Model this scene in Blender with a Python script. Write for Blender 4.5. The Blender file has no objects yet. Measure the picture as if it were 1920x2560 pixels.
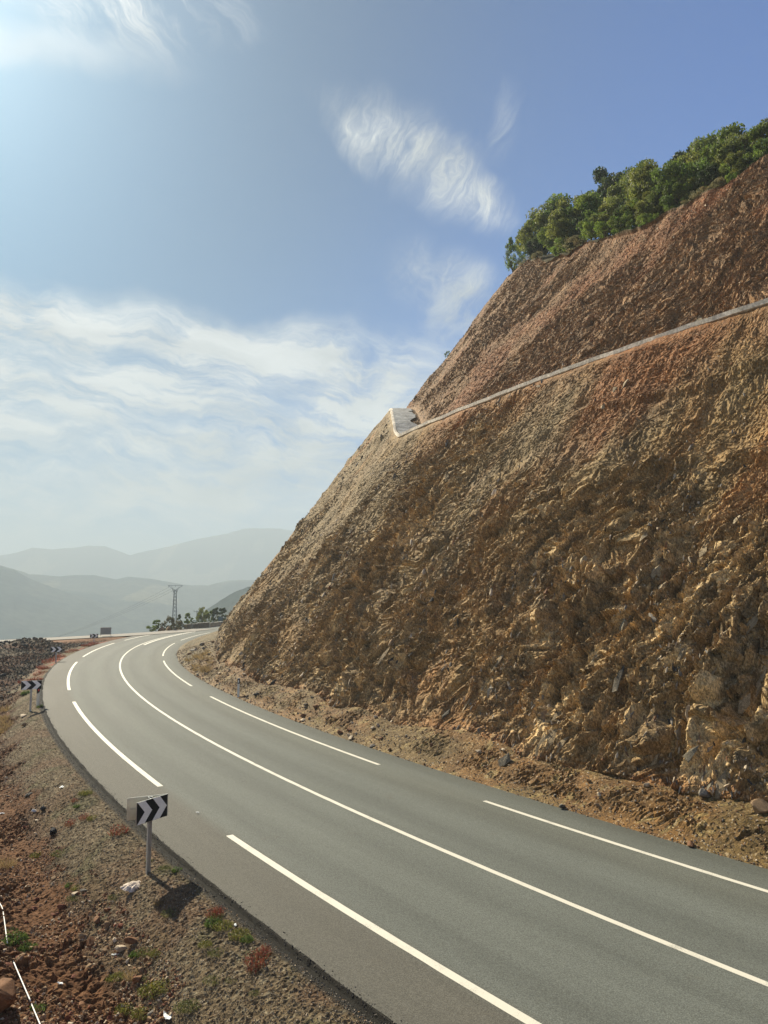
import bpy, math, random
import numpy as np
rad = math.radians
scn = bpy.context.scene
COL = scn.collection
# ------------------------------------------------------------------ camera
CAM_H = 5.62
PITCH = math.atan((1487 - 1280) / 1925)
cam = bpy.data.cameras.new('camera'); camo = bpy.data.objects.new('camera', cam); COL.objects.link(camo)
camo.location = (0, 0, CAM_H); camo.rotation_euler = (math.pi / 2 + PITCH, 0, 0)
cam.sensor_fit = 'VERTICAL'; cam.sensor_height = 36; cam.sensor_width = 27
cam.lens = 36 * 1925 / 2560
cam.clip_start = .1; cam.clip_end = 40000
scn.camera = camo
SUN_AZ, SUN_EL = 37.0, 37.0          # degrees left of the view axis, above the horizon
SKY_STR, SUN_STR = 0.030, 5.0
scn.view_settings.view_transform = 'Standard'; scn.view_settings.look = 'None'
scn.view_settings.exposure = 1.3; scn.view_settings.gamma = 1
HAZE_DENSITY = 0.00058


def ray(px, py):
    """unit direction in the world towards a point of the picture (1920x2560)"""
    x = (px - 960) / 1925; z = (1280 - py) / 1925
    v = np.array([x, math.cos(PITCH) - math.sin(PITCH) * z, math.sin(PITCH) + math.cos(PITCH) * z])
    return v / np.linalg.norm(v)


def ground(px, py, z=0.):
    r = ray(px, py); t = (z - CAM_H) / r[2]
    return r[0] * t, r[1] * t


def at_dist(px, py, d):
    r = ray(px, py); t = d / math.hypot(r[0], r[1])
    return np.array([r[0] * t, r[1] * t, r[2] * t + CAM_H])


# ------------------------------------------------------------------ node helper
class NT:
    def __init__(s, tree): s.t = tree; s.n = tree.nodes; s.l = tree.links
    def new(s, typ, **kw):
        n = s.n.new(typ)
        for k, v in kw.items(): setattr(n, k, v)
        return n
    def put(s, sock, v):
        if hasattr(v, 'is_output') or isinstance(v, bpy.types.NodeSocket): s.l.new(v, sock)
        else: sock.default_value = v
    def m(s, op, a, b=None, c=None, clamp=False):
        n = s.new('ShaderNodeMath', operation=op, use_clamp=clamp)
        s.put(n.inputs[0], a)
        if b is not None: s.put(n.inputs[1], b)
        if c is not None: s.put(n.inputs[2], c)
        return n.outputs[0]
    def sstep(s, v, a, b, lo=0., hi=1.):
        n = s.new('ShaderNodeMapRange', interpolation_type='SMOOTHSTEP')
        s.put(n.inputs['Value'], v); n.inputs['From Min'].default_value = a; n.inputs['From Max'].default_value = b
        n.inputs['To Min'].default_value = lo; n.inputs['To Max'].default_value = hi
        return n.outputs[0]
    def noise(s, vec, scale, detail=3, rough=.5, dist=0., out='Fac'):
        n = s.new('ShaderNodeTexNoise'); s.put(n.inputs['Vector'], vec)
        n.inputs['Scale'].default_value = scale; n.inputs['Detail'].default_value = detail
        n.inputs['Roughness'].default_value = rough; n.inputs['Distortion'].default_value = dist
        return n.outputs[out]
    def comb(s, x, y, z=0.):
        n = s.new('ShaderNodeCombineXYZ'); s.put(n.inputs[0], x); s.put(n.inputs[1], y); s.put(n.inputs[2], z); return n.outputs[0]
    def mix(s, f, a, b, blend='MIX'):
        n = s.new('ShaderNodeMix', data_type='RGBA', blend_type=blend); n.clamp_factor = True
        s.put(n.inputs[0], f); s.put(n.inputs[6], a if not isinstance(a, tuple) else (*a, 1)[:4]); s.put(n.inputs[7], b if not isinstance(b, tuple) else (*b, 1)[:4])
        return n.outputs[2]


# ------------------------------------------------------------------ world
w = bpy.data.worlds.new('World'); scn.world = w; w.use_nodes = True
N = NT(w.node_tree); N.n.clear()
sky = N.new('ShaderNodeTexSky', sky_type='NISHITA', sun_disc=False)
sky.sun_elevation = rad(SUN_EL); sky.sun_rotation = rad(-SUN_AZ)
sky.altitude = 900; sky.air_density = 1.0; sky.dust_density = 1.6; sky.ozone_density = 1.6
tc = N.new('ShaderNodeTexCoord'); sep = N.new('ShaderNodeSeparateXYZ'); N.l.new(tc.outputs['Generated'], sep.inputs[0])
X, Y, Z = sep.outputs
U = N.m('MULTIPLY', N.m('ARCTAN2', X, Y), 57.2958)
Vv = N.m('MULTIPLY', N.m('ARCSINE', Z), 57.2958)
UV = N.comb(U, Vv, 0.)
wa = N.noise(UV, .11, 4, .55, out='Color'); wsep = N.new('ShaderNodeSeparateXYZ'); N.l.new(wa, wsep.inputs[0])
Uw = N.m('ADD', U, N.m('MULTIPLY', N.m('SUBTRACT', wsep.outputs[0], .5), 9.))
Vw = N.m('ADD', Vv, N.m('MULTIPLY', N.m('SUBTRACT', wsep.outputs[1], .5), 5.5))


sunv = (-math.sin(rad(SUN_AZ)) * math.cos(rad(SUN_EL)), math.cos(rad(SUN_AZ)) * math.cos(rad(SUN_EL)), math.sin(rad(SUN_EL)))
dt = N.new('ShaderNodeVectorMath', operation='DOT_PRODUCT'); N.l.new(tc.outputs['Generated'], dt.inputs[0]); dt.inputs[1].default_value = sunv
ang = N.m('MULTIPLY', N.m('ARCCOSINE', N.m('MINIMUM', dt.outputs['Value'], 1.)), 57.2958)


def blob(cu, cv, a, ru, rv, soft=1.0):
    """soft rotated ellipse in sky angles, 1 in the middle"""
    du = N.m('SUBTRACT', Uw, cu); dv = N.m('SUBTRACT', Vw, cv); c, s_ = math.cos(rad(a)), math.sin(rad(a))
    p = N.m('DIVIDE', N.m('ADD', N.m('MULTIPLY', du, c), N.m('MULTIPLY', dv, s_)), ru)
    q = N.m('DIVIDE', N.m('SUBTRACT', N.m('MULTIPLY', dv, c), N.m('MULTIPLY', du, s_)), rv)
    d = N.m('SQRT', N.m('ADD', N.m('MULTIPLY', p, p), N.m('MULTIPLY', q, q)))
    return N.sstep(d, 1.0 * soft, 0.0)


def wisps(a, along, across, seed, lo, hi, rough=.62):
    c, s_ = math.cos(rad(a)), math.sin(rad(a))
    p = N.m('ADD', N.m('MULTIPLY', Uw, c), N.m('MULTIPLY', Vw, s_)); q = N.m('SUBTRACT', N.m('MULTIPLY', Vw, c), N.m('MULTIPLY', Uw, s_))
    n = N.noise(N.comb(N.m('MULTIPLY', p, along), N.m('MULTIPLY', q, across), seed), 1., 7, rough, .2)
    return N.sstep(n, lo, hi)


def mul(a, b): return N.m('MULTIPLY', a, b)
def addc(*l):
    r = l[0]
    for x in l[1:]: r = N.m('ADD', r, x)
    return r


# brushed fibres: fine streaks whose direction drifts across the sky
def fibre(a, seed, lo, hi, fine=1.):
    base_ = wisps(a, .16 * fine, .55 * fine, seed, lo, hi, .68)
    hair = wisps(a, .26 * fine, 2.8 * fine, seed + 40, .34, .68, .74)
    return mul(base_, N.m('ADD', mul(hair, .72), .28))
fib = fibre(52, 3.1, .32, .66, .85)
soft = wisps(10, .22, .22, 61., .36, .62, .7)
cA = addc(mul(blob(2.4, 30.8, -24, 9.0, 3.0), .95), mul(blob(8.0, 28.0, -12, 3.8, 2.2), .55), mul(blob(-2.5, 32.6, -40, 4.5, 1.8), .45))
cA = mul(cA, N.m('ADD', mul(fib, 1.25), mul(soft, .42)))
cB = mul(blob(9.2, 32.6, 70, 3.2, 2.0), N.m('ADD', mul(fib, .55), .05))
cC = mul(blob(5.6, 21.6, -35, 7.5, 4.2), N.m('ADD', mul(fib, .75), mul(soft, .6)))
cE = mul(blob(-19.5, 38.4, 8, 12, 4.2), N.m('ADD', mul(fibre(-30, 9.7, .36, .62, .8), .9), .05))
cE2 = mul(blob(-27, 34.2, 6, 16, 1.9), .40)
# the broad bank over the horizon on the left
top = N.m('ADD', 21.0, mul(N.m('ADD', U, 27.), -.080))
bank = mul(N.sstep(N.m('SUBTRACT', top, Vw), -1.2, 2.2), N.sstep(Vw, 0., 9.))
bank = mul(bank, N.sstep(Uw, 12., -8.))
billow = wisps(-4, .085, .24, 33., .34, .60, .68)
ripple = wisps(-14, .20, 1.15, 5.5, .38, .64, .74)
gaps = wisps(12, .06, .16, 91., .34, .58, .62)
bn = mul(mul(bank, addc(mul(billow, .80), mul(ripple, .62), .08)), N.m('ADD', mul(gaps, .62), .38))
crest = N.m('ABSOLUTE', N.m('SUBTRACT', N.m('SUBTRACT', top, Vw), 1.5))
edge = mul(mul(N.sstep(crest, 2.8, 0.), N.sstep(Uw, 7., -8.)), mul(mul(wisps(-6, .12, .36, 7., .36, .62, .7), N.m('ADD', mul(fibre(-10, 77., .34, .62, 1.2), .6), .4)), .85))
cD2 = mul(blob(-1.0, 14.6, 30, 9.5, 5.0), N.m('ADD', mul(soft, .6), mul(ripple, .35)))
mask = N.m('MINIMUM', addc(cA, cB, cC, cE, cE2, bn, edge, cD2), .95)
glow = N.m('EXPONENT', N.m('MULTIPLY', ang, -1 / 8.5))
shade = wisps(-4, .06, .2, 21., .35, .7)
cloudcol = N.mix(mul(shade, .9), (11.6, 12.2, 12.1), (6.6, 7.3, 7.6))
skyt = N.mix(1., sky.outputs[0], N.mix(N.sstep(ang, 22., 58.), (.12, .50, .77), (.0, .80, 1.86)), 'MULTIPLY')
hz = N.sstep(Vv, 16., 0.)
skyt = N.mix(mul(hz, .45), skyt, (3.0, 3.5, 3.5))
c1 = N.mix(mask, skyt, cloudcol)
gl = N.mix(1., (14., 13.6, 12.4), glow, 'MULTIPLY')
gl = N.mix(1., gl, N.mix(1., (2.6, 2.1, 1.6), N.m('EXPONENT', N.m('MULTIPLY', ang, -1 / 20.)), 'MULTIPLY'), 'ADD')
c2 = N.mix(1., c1, gl, 'ADD')
bg = N.new('ShaderNodeBackground'); N.l.new(c2, bg.inputs[0]); bg.inputs[1].default_value = SKY_STR
ow = N.new('ShaderNodeOutputWorld'); N.l.new(bg.outputs[0], ow.inputs[0])
# ------------------------------------------------------------------ sun
sl = bpy.data.lights.new('sun', 'SUN'); so = bpy.data.objects.new('sun', sl); COL.objects.link(so)
sl.energy = SUN_STR; sl.angle = rad(.55); sl.color = (1, .90, .70)
import mathutils
so.rotation_euler = mathutils.Vector(sunv).to_track_quat('Z', 'Y').to_euler(); so.location = (-30, 40, 60)
scn.cycles.max_bounces = 8; scn.cycles.volume_bounces = 2; scn.cycles.diffuse_bounces = 3


# ------------------------------------------------------------------ numpy noise
def hsh(ix, iy, seed):
    a = (ix.astype(np.int64) * 73856093) ^ (iy.astype(np.int64) * 19349663) ^ (seed * 83492791)
    a = a.astype(np.uint32)
    a = (a ^ (a >> np.uint32(15))) * np.uint32(0x2c1b3c6d); a = (a ^ (a >> np.uint32(12))) * np.uint32(0x297a2d39)
    a = a ^ (a >> np.uint32(15))
    return a.astype(np.float32) / np.float32(4294967295.)


def vnoise(x, y, seed=0):
    x = np.asarray(x, np.float32); y = np.asarray(y, np.float32); x, y = np.broadcast_arrays(x, y)
    ix = np.floor(x); iy = np.floor(y); fx = x - ix; fy = y - iy; ix = ix.astype(np.int64); iy = iy.astype(np.int64)
    fx = fx * fx * (3 - 2 * fx); fy = fy * fy * (3 - 2 * fy)
    a, b, c, d = hsh(ix, iy, seed), hsh(ix + 1, iy, seed), hsh(ix, iy + 1, seed), hsh(ix + 1, iy + 1, seed)
    return (a + (b - a) * fx) * (1 - fy) + (c + (d - c) * fx) * fy


def fbm(x, y, seed=0, oct=4, g=.5):
    r = 0; a = 1; t = 0
    for i in range(oct):
        r = r + a * vnoise(x * 2 ** i + 17.3 * i, y * 2 ** i - 9.1 * i, seed + i * 7); t += a; a *= g
    return r / t


def worley(x, y, seed=0):
    """nearest jittered cell: offset dx,dy, distance, second distance, cell random numbers"""
    x = np.asarray(x, np.float32); y = np.asarray(y, np.float32)
    ix = np.floor(x).astype(np.int64); iy = np.floor(y).astype(np.int64)
    b1 = np.full(x.shape, 9e9, np.float32); b2 = b1.copy(); DX = b1.copy(); DY = b1.copy(); CX = ix.copy(); CY = iy.copy()
    for i in (-1, 0, 1):
        for j in (-1, 0, 1):
            cx = ix + i; cy = iy + j
            dx = x - (cx + .1 + .8 * hsh(cx, cy, seed)); dy = y - (cy + .1 + .8 * hsh(cx, cy, seed + 1)); d = dx * dx + dy * dy
            m = d < b1
            b2 = np.where(m, b1, np.minimum(b2, d)); b1 = np.where(m, d, b1)
            DX = np.where(m, dx, DX); DY = np.where(m, dy, DY); CX = np.where(m, cx, CX); CY = np.where(m, cy, CY)
    return DX, DY, np.sqrt(b1), np.sqrt(b2), CX, CY


def facets(x, y, seed, tilt=1.3, crack=.35):
    """angular stones: every cell its own height and tilted face; returns height about -0.5..1, cell tint"""
    dx, dy, f1, f2, cx, cy = worley(x, y, seed)
    h0 = hsh(cx, cy, seed + 5); gx = (hsh(cx, cy, seed + 6) - .5) * 2 * tilt; gy = (hsh(cx, cy, seed + 7) - .5) * 2 * tilt
    return h0 - .5 + gx * dx + gy * dy - crack * np.clip(1 - (f2 - f1) * 4, 0, 1), hsh(cx, cy, seed + 8), f2 - f1


def sstep(x, a, b):
    t = np.clip((x - a) / (b - a), 0, 1); return t * t * (3 - 2 * t)


# ------------------------------------------------------------------ road centre line
_c = [-0.33, -9.72, 39.44, -59.52, 77.3, -91.52, 15.41]; _dc = np.polyder(_c)


def _head(y): return math.atan(np.polyval(_dc, min(max(y, 9), 125) / 100) / 100)


def _centre():
    ds = .25; x, y = float(np.polyval(_c, .1)), 10.; P = [(x, y)]; a = _head(y)
    for i in range(int(330 / ds)):
        if y < 125: a = _head(y)
        elif y < 400: a += ds / 140.
        x += math.sin(a) * ds; y += math.cos(a) * ds; P.append((x, y))
    x, y = P[0]; a = _head(9); B = []
    for i in range(int(80 / ds)):
        x -= math.sin(a) * ds; y -= math.cos(a) * ds; B.append((x, y))
    P = np.array(B[::-1] + P); Sx = (np.arange(len(P)) - len(B)) * ds
    T = np.gradient(P, axis=0); T /= np.hypot(T[:, 0], T[:, 1])[:, None]
    return Sx, P, np.stack([T[:, 1], -T[:, 0]], 1)


CS, CP, CN = _centre()


def road_xy(s, n):
    s, n = np.broadcast_arrays(np.asarray(s, float), np.asarray(n, float))
    nx = np.interp(s, CS, CN[:, 0]); ny = np.interp(s, CS, CN[:, 1])
    return np.interp(s, CS, CP[:, 0]) + nx * n, np.interp(s, CS, CP[:, 1]) + ny * n, nx, ny


def road_sn(x, y):
    d = (CP[:, 0] - x) ** 2 + (CP[:, 1] - y) ** 2; i = int(d.argmin())
    return CS[i], (x - CP[i, 0]) * CN[i, 0] + (y - CP[i, 1]) * CN[i, 1]


# ------------------------------------------------------------------ mesh helpers
def mesh_np(name, V, F, mat=None, parent=None, col=None, uv=None, smooth=False, vals=None):
    V = np.asarray(V, np.float32).reshape(-1, 3); F = np.asarray(F, np.int32)
    me = bpy.data.meshes.new(name); k = F.shape[1]
    me.vertices.add(len(V)); me.vertices.foreach_set('co', V.ravel())
    me.loops.add(F.size); me.loops.foreach_set('vertex_index', F.ravel())
    me.polygons.add(len(F)); me.polygons.foreach_set('loop_start', np.arange(0, F.size, k, dtype=np.int32))
    me.polygons.foreach_set('loop_total', np.full(len(F), k, np.int32))
    me.polygons.foreach_set('use_smooth', np.full(len(F), smooth))
    me.update(calc_edges=True)
    if col is not None:
        a = me.color_attributes.new('Col', 'FLOAT_COLOR', 'POINT'); c = np.ones((len(V), 4), np.float32); c[:, :3] = np.asarray(col).reshape(-1, 3); a.data.foreach_set('color', c.ravel())
    if uv is not None:
        l = me.uv_layers.new(name='UVMap'); u = np.asarray(uv, np.float32).reshape(-1, 2)[F.ravel()]; l.data.foreach_set('uv', u.ravel())
    if mat: me.materials.append(mat)
    o = bpy.data.objects.new(name, me); COL.objects.link(o)
    if parent: o.parent = parent
    return o


def grid_faces(a, b):
    i = np.arange(a - 1)[:, None] * b + np.arange(b - 1)[None, :]; i = i.ravel()
    return np.stack([i, i + b, i + b + 1, i + 1], 1)


def grid(name, X, mat, col=None, uv=None, smooth=False, flip=False):
    F = grid_faces(X.shape[0], X.shape[1])
    if flip: F = F[:, ::-1]
    return mesh_np(name, X.reshape(-1, 3), F, mat, None, col, uv, smooth)


def tag(o, label=None, cat=None, group=None, kind=None):
    if label: o['label'] = label
    if cat: o['category'] = cat
    if group: o['group'] = group
    if kind: o['kind'] = kind
    return o


def structure(o, label=None): o['kind'] = 'structure'; return tag(o, label)


def empty(name, loc, rz=0.):
    o = bpy.data.objects.new(name, None); COL.objects.link(o); o.location = loc; o.rotation_euler = (0, 0, rz); o.empty_display_size = .2
    return o


class MB:
    """collects shapes for one mesh"""
    def __init__(s): s.v = []; s.f = []
    def add(s, V, F):
        k = len(s.v); s.v += [tuple(map(float, p)) for p in V]; s.f += [tuple(k + i for i in f) for f in F]; return s
    def box(s, c, d, R=None):
        V = np.array([(x, y, z) for x in (-.5, .5) for y in (-.5, .5) for z in (-.5, .5)]) * np.array(d)
        if R is not None: V = V @ np.asarray(R).T
        return s.add(V + np.array(c), [(0, 1, 3, 2), (4, 6, 7, 5), (0, 4, 5, 1), (2, 3, 7, 6), (0, 2, 6, 4), (1, 5, 7, 3)])
    def bar(s, p, q, r, r2=None, n=6):
        p = np.array(p, float); q = np.array(q, float); d = q - p; L = np.linalg.norm(d); d /= L; r2 = r if r2 is None else r2
        a = np.cross(d, (0, 0, 1) if abs(d[2]) < .9 else (1, 0, 0)); a /= np.linalg.norm(a); b = np.cross(d, a)
        V = [p + r * (a * math.cos(t) + b * math.sin(t)) for t in np.arange(n) * 2 * math.pi / n] + [q + r2 * (a * math.cos(t) + b * math.sin(t)) for t in np.arange(n) * 2 * math.pi / n]
        return s.add(V, [(i, (i + 1) % n, n + (i + 1) % n, n + i) for i in range(n)] + [tuple(range(n))[::-1], tuple(range(n, 2 * n))])
    def tube(s, pts, rs, n=7):
        pts = [np.array(p, float) for p in pts]; V = []
        for i, p in enumerate(pts):
            d = pts[min(i + 1, len(pts) - 1)] - pts[max(i - 1, 0)]; d /= np.linalg.norm(d)
            a = np.cross(d, (.13, .98, .1)); a /= np.linalg.norm(a); b = np.cross(d, a); r = rs[i] if hasattr(rs, '__len__') else rs
            V += [p + r * (a * math.cos(t) + b * math.sin(t)) for t in np.arange(n) * 2 * math.pi / n]
        m = len(pts)
        return s.add(V, [(k * n + i, k * n + (i + 1) % n, (k + 1) * n + (i + 1) % n, (k + 1) * n + i) for k in range(m - 1) for i in range(n)] + [tuple(range(n))[::-1], tuple(range((m - 1) * n, m * n))])
    def prism(s, poly, y0, y1):
        """outline in x,z extruded along y"""
        n = len(poly)
        return s.add([(x, y0, z) for x, z in poly] + [(x, y1, z) for x, z in poly], [tuple(range(n)), tuple(range(n, 2 * n))[::-1]] + [(i, n + i, n + (i + 1) % n, (i + 1) % n) for i in range(n)])
    def build(s, name, mat, parent=None, smooth=False, bevel=0):
        me = bpy.data.meshes.new(name); me.from_pydata(s.v, [], s.f); me.update()
        import bmesh
        bm = bmesh.new(); bm.from_mesh(me); bmesh.ops.recalc_face_normals(bm, faces=bm.faces)
        if bevel: bmesh.ops.bevel(bm, geom=list(bm.edges), offset=bevel, segments=1, affect='EDGES')
        bm.to_mesh(me); bm.free()
        if smooth: me.polygons.foreach_set('use_smooth', [True] * len(me.polygons))
        me.materials.append(mat); o = bpy.data.objects.new(name, me); COL.objects.link(o)
        if parent: o.parent = parent
        return o


# ------------------------------------------------------------------ materials
def mat(name, color=(.5, .5, .5), rough=.8, var=.25, vscale=6., bump=0., bscale=30., spec=.3, metal=0., attr=False, fine=None, detail=5, transl=0., bdist=.02):
    m = bpy.data.materials.new(name); m.use_nodes = True; T = NT(m.node_tree); T.n.clear()
    b = T.new('ShaderNodeBsdfPrincipled'); o = T.new('ShaderNodeOutputMaterial')
    t = T.new('ShaderNodeTexCoord'); obj = t.outputs['Object']
    if attr:
        a = T.new('ShaderNodeAttribute', attribute_name='Col'); base = a.outputs['Color']
    else:
        rgb = T.new('ShaderNodeRGB'); rgb.outputs[0].default_value = (*color, 1); base = rgb.outputs[0]
    n = T.noise(obj, vscale, detail, .6)
    f = T.sstep(n, .25, .75, 1 - var, 1 + var)
    c = T.mix(1., base, T.comb(f, f, f), 'MULTIPLY')
    if fine:
        n2 = T.noise(obj, fine[0], 2, .7); f2 = T.sstep(n2, .3, .7, 1 - fine[1], 1 + fine[1]); c = T.mix(1., c, T.comb(f2, f2, f2), 'MULTIPLY')
    T.l.new(c, b.inputs['Base Color']); b.inputs['Roughness'].default_value = rough
    b.inputs['Specular IOR Level'].default_value = spec; b.inputs['Metallic'].default_value = metal
    if bump:
        bn_ = T.new('ShaderNodeBump'); bn_.inputs['Strength'].default_value = bump; bn_.inputs['Distance'].default_value = bdist
        T.l.new(T.noise(obj, bscale, 6, .65), bn_.inputs['Height']); T.l.new(bn_.outputs[0], b.inputs['Normal'])
    if transl:
        tr = T.new('ShaderNodeBsdfTranslucent'); T.l.new(c, tr.inputs[0]); mx = T.new('ShaderNodeMixShader'); mx.inputs[0].default_value = transl
        T.l.new(b.outputs[0], mx.inputs[1]); T.l.new(tr.outputs[0], mx.inputs[2]); T.l.new(mx.outputs[0], o.inputs[0])
    else: T.l.new(b.outputs[0], o.inputs[0])
    return m


def broken_rock():
    m = bpy.data.materials.new('cut_rock'); m.use_nodes = True; T = NT(m.node_tree); T.n.clear()
    b = T.new('ShaderNodeBsdfPrincipled'); o = T.new('ShaderNodeOutputMaterial'); T.l.new(b.outputs[0], o.inputs[0])
    xyz = T.new('ShaderNodeTexCoord').outputs['Object']
    mp = T.new('ShaderNodeMapping'); T.l.new(xyz, mp.inputs[0]); mp.inputs['Scale'].default_value = (1, 1, .55); mp.inputs['Rotation'].default_value = (.25, -.2, 0)
    hts = []; tints = []
    for sc in (14., 26., 52.):
        g = T.new('ShaderNodeTexVoronoi'); T.l.new(mp.outputs[0], g.inputs['Vector']); g.inputs['Scale'].default_value = sc
        q = T.new('ShaderNodeSeparateColor'); T.l.new(g.outputs['Color'], q.inputs[0]); hts.append(T.m('MULTIPLY', q.outputs[0], .30 / sc)); tints.append(q.outputs[1])
    hgt = T.m('ADD', T.m('ADD', hts[0], hts[1]), T.m('ADD', hts[2], T.m('MULTIPLY', T.noise(xyz, 30., 5, .7), .02)))
    a = T.new('ShaderNodeAttribute', attribute_name='Col').outputs['Color']
    f = T.m('MULTIPLY', T.sstep(tints[1], 0., 1., .62, 1.35), T.sstep(tints[2], 0., 1., .72, 1.28)); c = T.mix(1., a, T.comb(f, f, f), 'MULTIPLY')
    c = T.mix(T.m('MULTIPLY', T.m('GREATER_THAN', tints[1], .93), .5), c, (.34, .27, .17))
    f2 = T.sstep(T.noise(xyz, 1.1, 5, .65), .3, .7, .75, 1.25); c = T.mix(1., c, T.comb(f2, f2, f2), 'MULTIPLY')
    T.l.new(c, b.inputs['Base Color']); b.inputs['Roughness'].default_value = .85; b.inputs['Specular IOR Level'].default_value = .2
    bp = T.new('ShaderNodeBump'); bp.inputs['Strength'].default_value = .38; bp.inputs['Distance'].default_value = .8; T.l.new(hgt, bp.inputs['Height']); T.l.new(bp.outputs[0], b.inputs['Normal'])
    return m


M_rock = broken_rock()
M_verge = mat('verge_soil', attr=True, rough=.92, var=.2, vscale=4, bump=.8, bscale=45, fine=(60, .35), spec=.15, bdist=.015)
M_stone = mat('stone', attr=True, rough=.88, var=.25, vscale=9, bump=.5, bscale=35, fine=(50, .2), spec=.2, bdist=.012)
M_valley = mat('valley_land', attr=True, rough=1, var=.15, vscale=.02, spec=0., fine=(.06, .3))
M_bark = mat('bark', (.12, .085, .06), .95, .3, 12, .6, 40)
M_leaf = mat('foliage', attr=True, rough=.6, var=.2, vscale=3, spec=.25, transl=.42)
M_steel = mat('galvanised_steel', (.42, .43, .42), .45, .18, 14, .1, 60, spec=.5, metal=.6)
M_sback = mat('bare_panel_back', (.50, .50, .45), .38, .12, 5, 0, spec=.5, metal=.55)
M_black = mat('black_sheeting', (.006, .007, .012), .55, .1, 8, spec=.2)
M_white = mat('white_sheeting', (.90, .91, .88), .5, .05, 12, spec=.4)
M_red = mat('red_reflector', (.6, .015, .03), .4, .05, 12)
M_plast = mat('white_plastic', (.62, .62, .58), .55, .1, 10)
M_conc = mat('concrete', (.60, .54, .44), .9, .25, 1.2, .4, 40, fine=(7, .3))
M_hose = mat('hose_plastic', (.72, .72, .68), .5, .08, 15)
M_pylon = mat('pylon_steel', (.20, .21, .21), .6, .15, 3, metal=.3)
M_wire = mat('wire', (.12, .12, .12), .6, .1, 3)


def road_mat():
    m = bpy.data.materials.new('asphalt'); m.use_nodes = True; T = NT(m.node_tree); T.n.clear()
    b = T.new('ShaderNodeBsdfPrincipled'); o = T.new('ShaderNodeOutputMaterial'); T.l.new(b.outputs[0], o.inputs[0])
    uv = T.new('ShaderNodeUVMap', uv_map='UVMap'); sp = T.new('ShaderNodeSeparateXYZ'); T.l.new(uv.outputs[0], sp.inputs[0]); s, n = sp.outputs[0], sp.outputs[1]
    wob = T.m('MULTIPLY', T.m('SUBTRACT', T.noise(T.comb(T.m('MULTIPLY', s, .06), n), 1., 3), .5), .5)
    nw = T.m('ADD', n, wob)
    # worn wheel paths and the darker strip between them, each lane
    ln = T.m('ABSOLUTE', T.m('SUBTRACT', T.m('ABSOLUTE', nw), 1.8))
    path = T.sstep(T.m('ABSOLUTE', T.m('SUBTRACT', ln, .85)), .55, .05)
    mid = T.sstep(ln, .45, .0)
    big = T.noise(T.comb(T.m('MULTIPLY', s, .10), T.m('MULTIPLY', n, .55)), 1., 5, .6)
    streaks = T.noise(T.comb(T.m('MULTIPLY', s, .18), T.m('MULTIPLY', n, 3.2)), 1., 4, .6)
    v = T.m('ADD', T.m('MULTIPLY', path, -.13), T.m('MULTIPLY', mid, .05))
    v = T.m('ADD', v, T.m('MULTIPLY', T.m('SUBTRACT', big, .5), .45)); v = T.m('ADD', v, T.m('MULTIPLY', T.m('SUBTRACT', streaks, .5), .30))
    f = T.m('ADD', v, 1.0)
    col = T.mix(T.sstep(n, -3.75, -3.2), (.080, .077, .064), (.096, .104, .092))       # dusty brown left shoulder
    col = T.mix(T.sstep(nw, 3.5, 4.7), col, (.070, .074, .062))                         # greener, darker right shoulder
    col = T.mix(T.m('MULTIPLY', T.m('MULTIPLY', T.sstep(nw, 1.8, 2.9), T.sstep(nw, 4.2, 3.2)), .5), col, (.100, .103, .084))
    col = T.mix(T.sstep(T.noise(T.comb(s, n), .9, 6, .65), .62, .8), col, (.088, .082, .066))
    col = T.mix(1., col, T.comb(f, f, f), 'MULTIPLY')
    xyz = T.new('ShaderNodeTexCoord').outputs['Object']
    g = T.new('ShaderNodeTexVoronoi'); T.l.new(xyz, g.inputs['Vector']); g.inputs['Scale'].default_value = 75.
    gs = T.new('ShaderNodeSeparateColor'); T.l.new(g.outputs['Color'], gs.inputs[0])
    gr = T.sstep(gs.outputs[0], 0., 1., .72, 1.30)
    g2 = T.sstep(T.noise(xyz, 38., 4, .8), .3, .7, .80, 1.2)
    col = T.mix(1., col, T.comb(gr, gr, gr), 'MULTIPLY'); col = T.mix(1., col, T.comb(g2, g2, g2), 'MULTIPLY')
    T.l.new(col, b.inputs['Base Color']); b.inputs['Specular IOR Level'].default_value = .16
    T.l.new(T.m('ADD', .70, T.m('MULTIPLY', big, .16)), b.inputs['Roughness'])
    bp = T.new('ShaderNodeBump'); bp.inputs['Strength'].default_value = .55; bp.inputs['Distance'].default_value = .006
    T.l.new(g.outputs['Distance'], bp.inputs['Height']); T.l.new(bp.outputs[0], b.inputs['Normal'])
    return m


def paint_mat():
    m = bpy.data.materials.new('road_paint'); m.use_nodes = True; T = NT(m.node_tree); T.n.clear()
    b = T.new('ShaderNodeBsdfPrincipled'); o = T.new('ShaderNodeOutputMaterial'); T.l.new(b.outputs[0], o.inputs[0])
    xyz = T.new('ShaderNodeTexCoord').outputs['Object']
    n = T.noise(xyz, 55., 5, .8); n2 = T.noise(xyz, 2.2, 4, .6)
    wear = T.sstep(T.m('ADD', n, T.m('MULTIPLY', n2, .55)), .56, .74)
    T.l.new(T.mix(wear, (.20, .195, .17), (.52, .50, .42)), b.inputs['Base Color']); b.inputs['Roughness'].default_value = .65
    bp = T.new('ShaderNodeBump'); bp.inputs['Strength'].default_value = .4; bp.inputs['Distance'].default_value = .004; T.l.new(n, bp.inputs['Height']); T.l.new(bp.outputs[0], b.inputs['Normal'])
    return m


M_road = road_mat(); M_paint = paint_mat()
EDGE = 4.95
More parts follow.
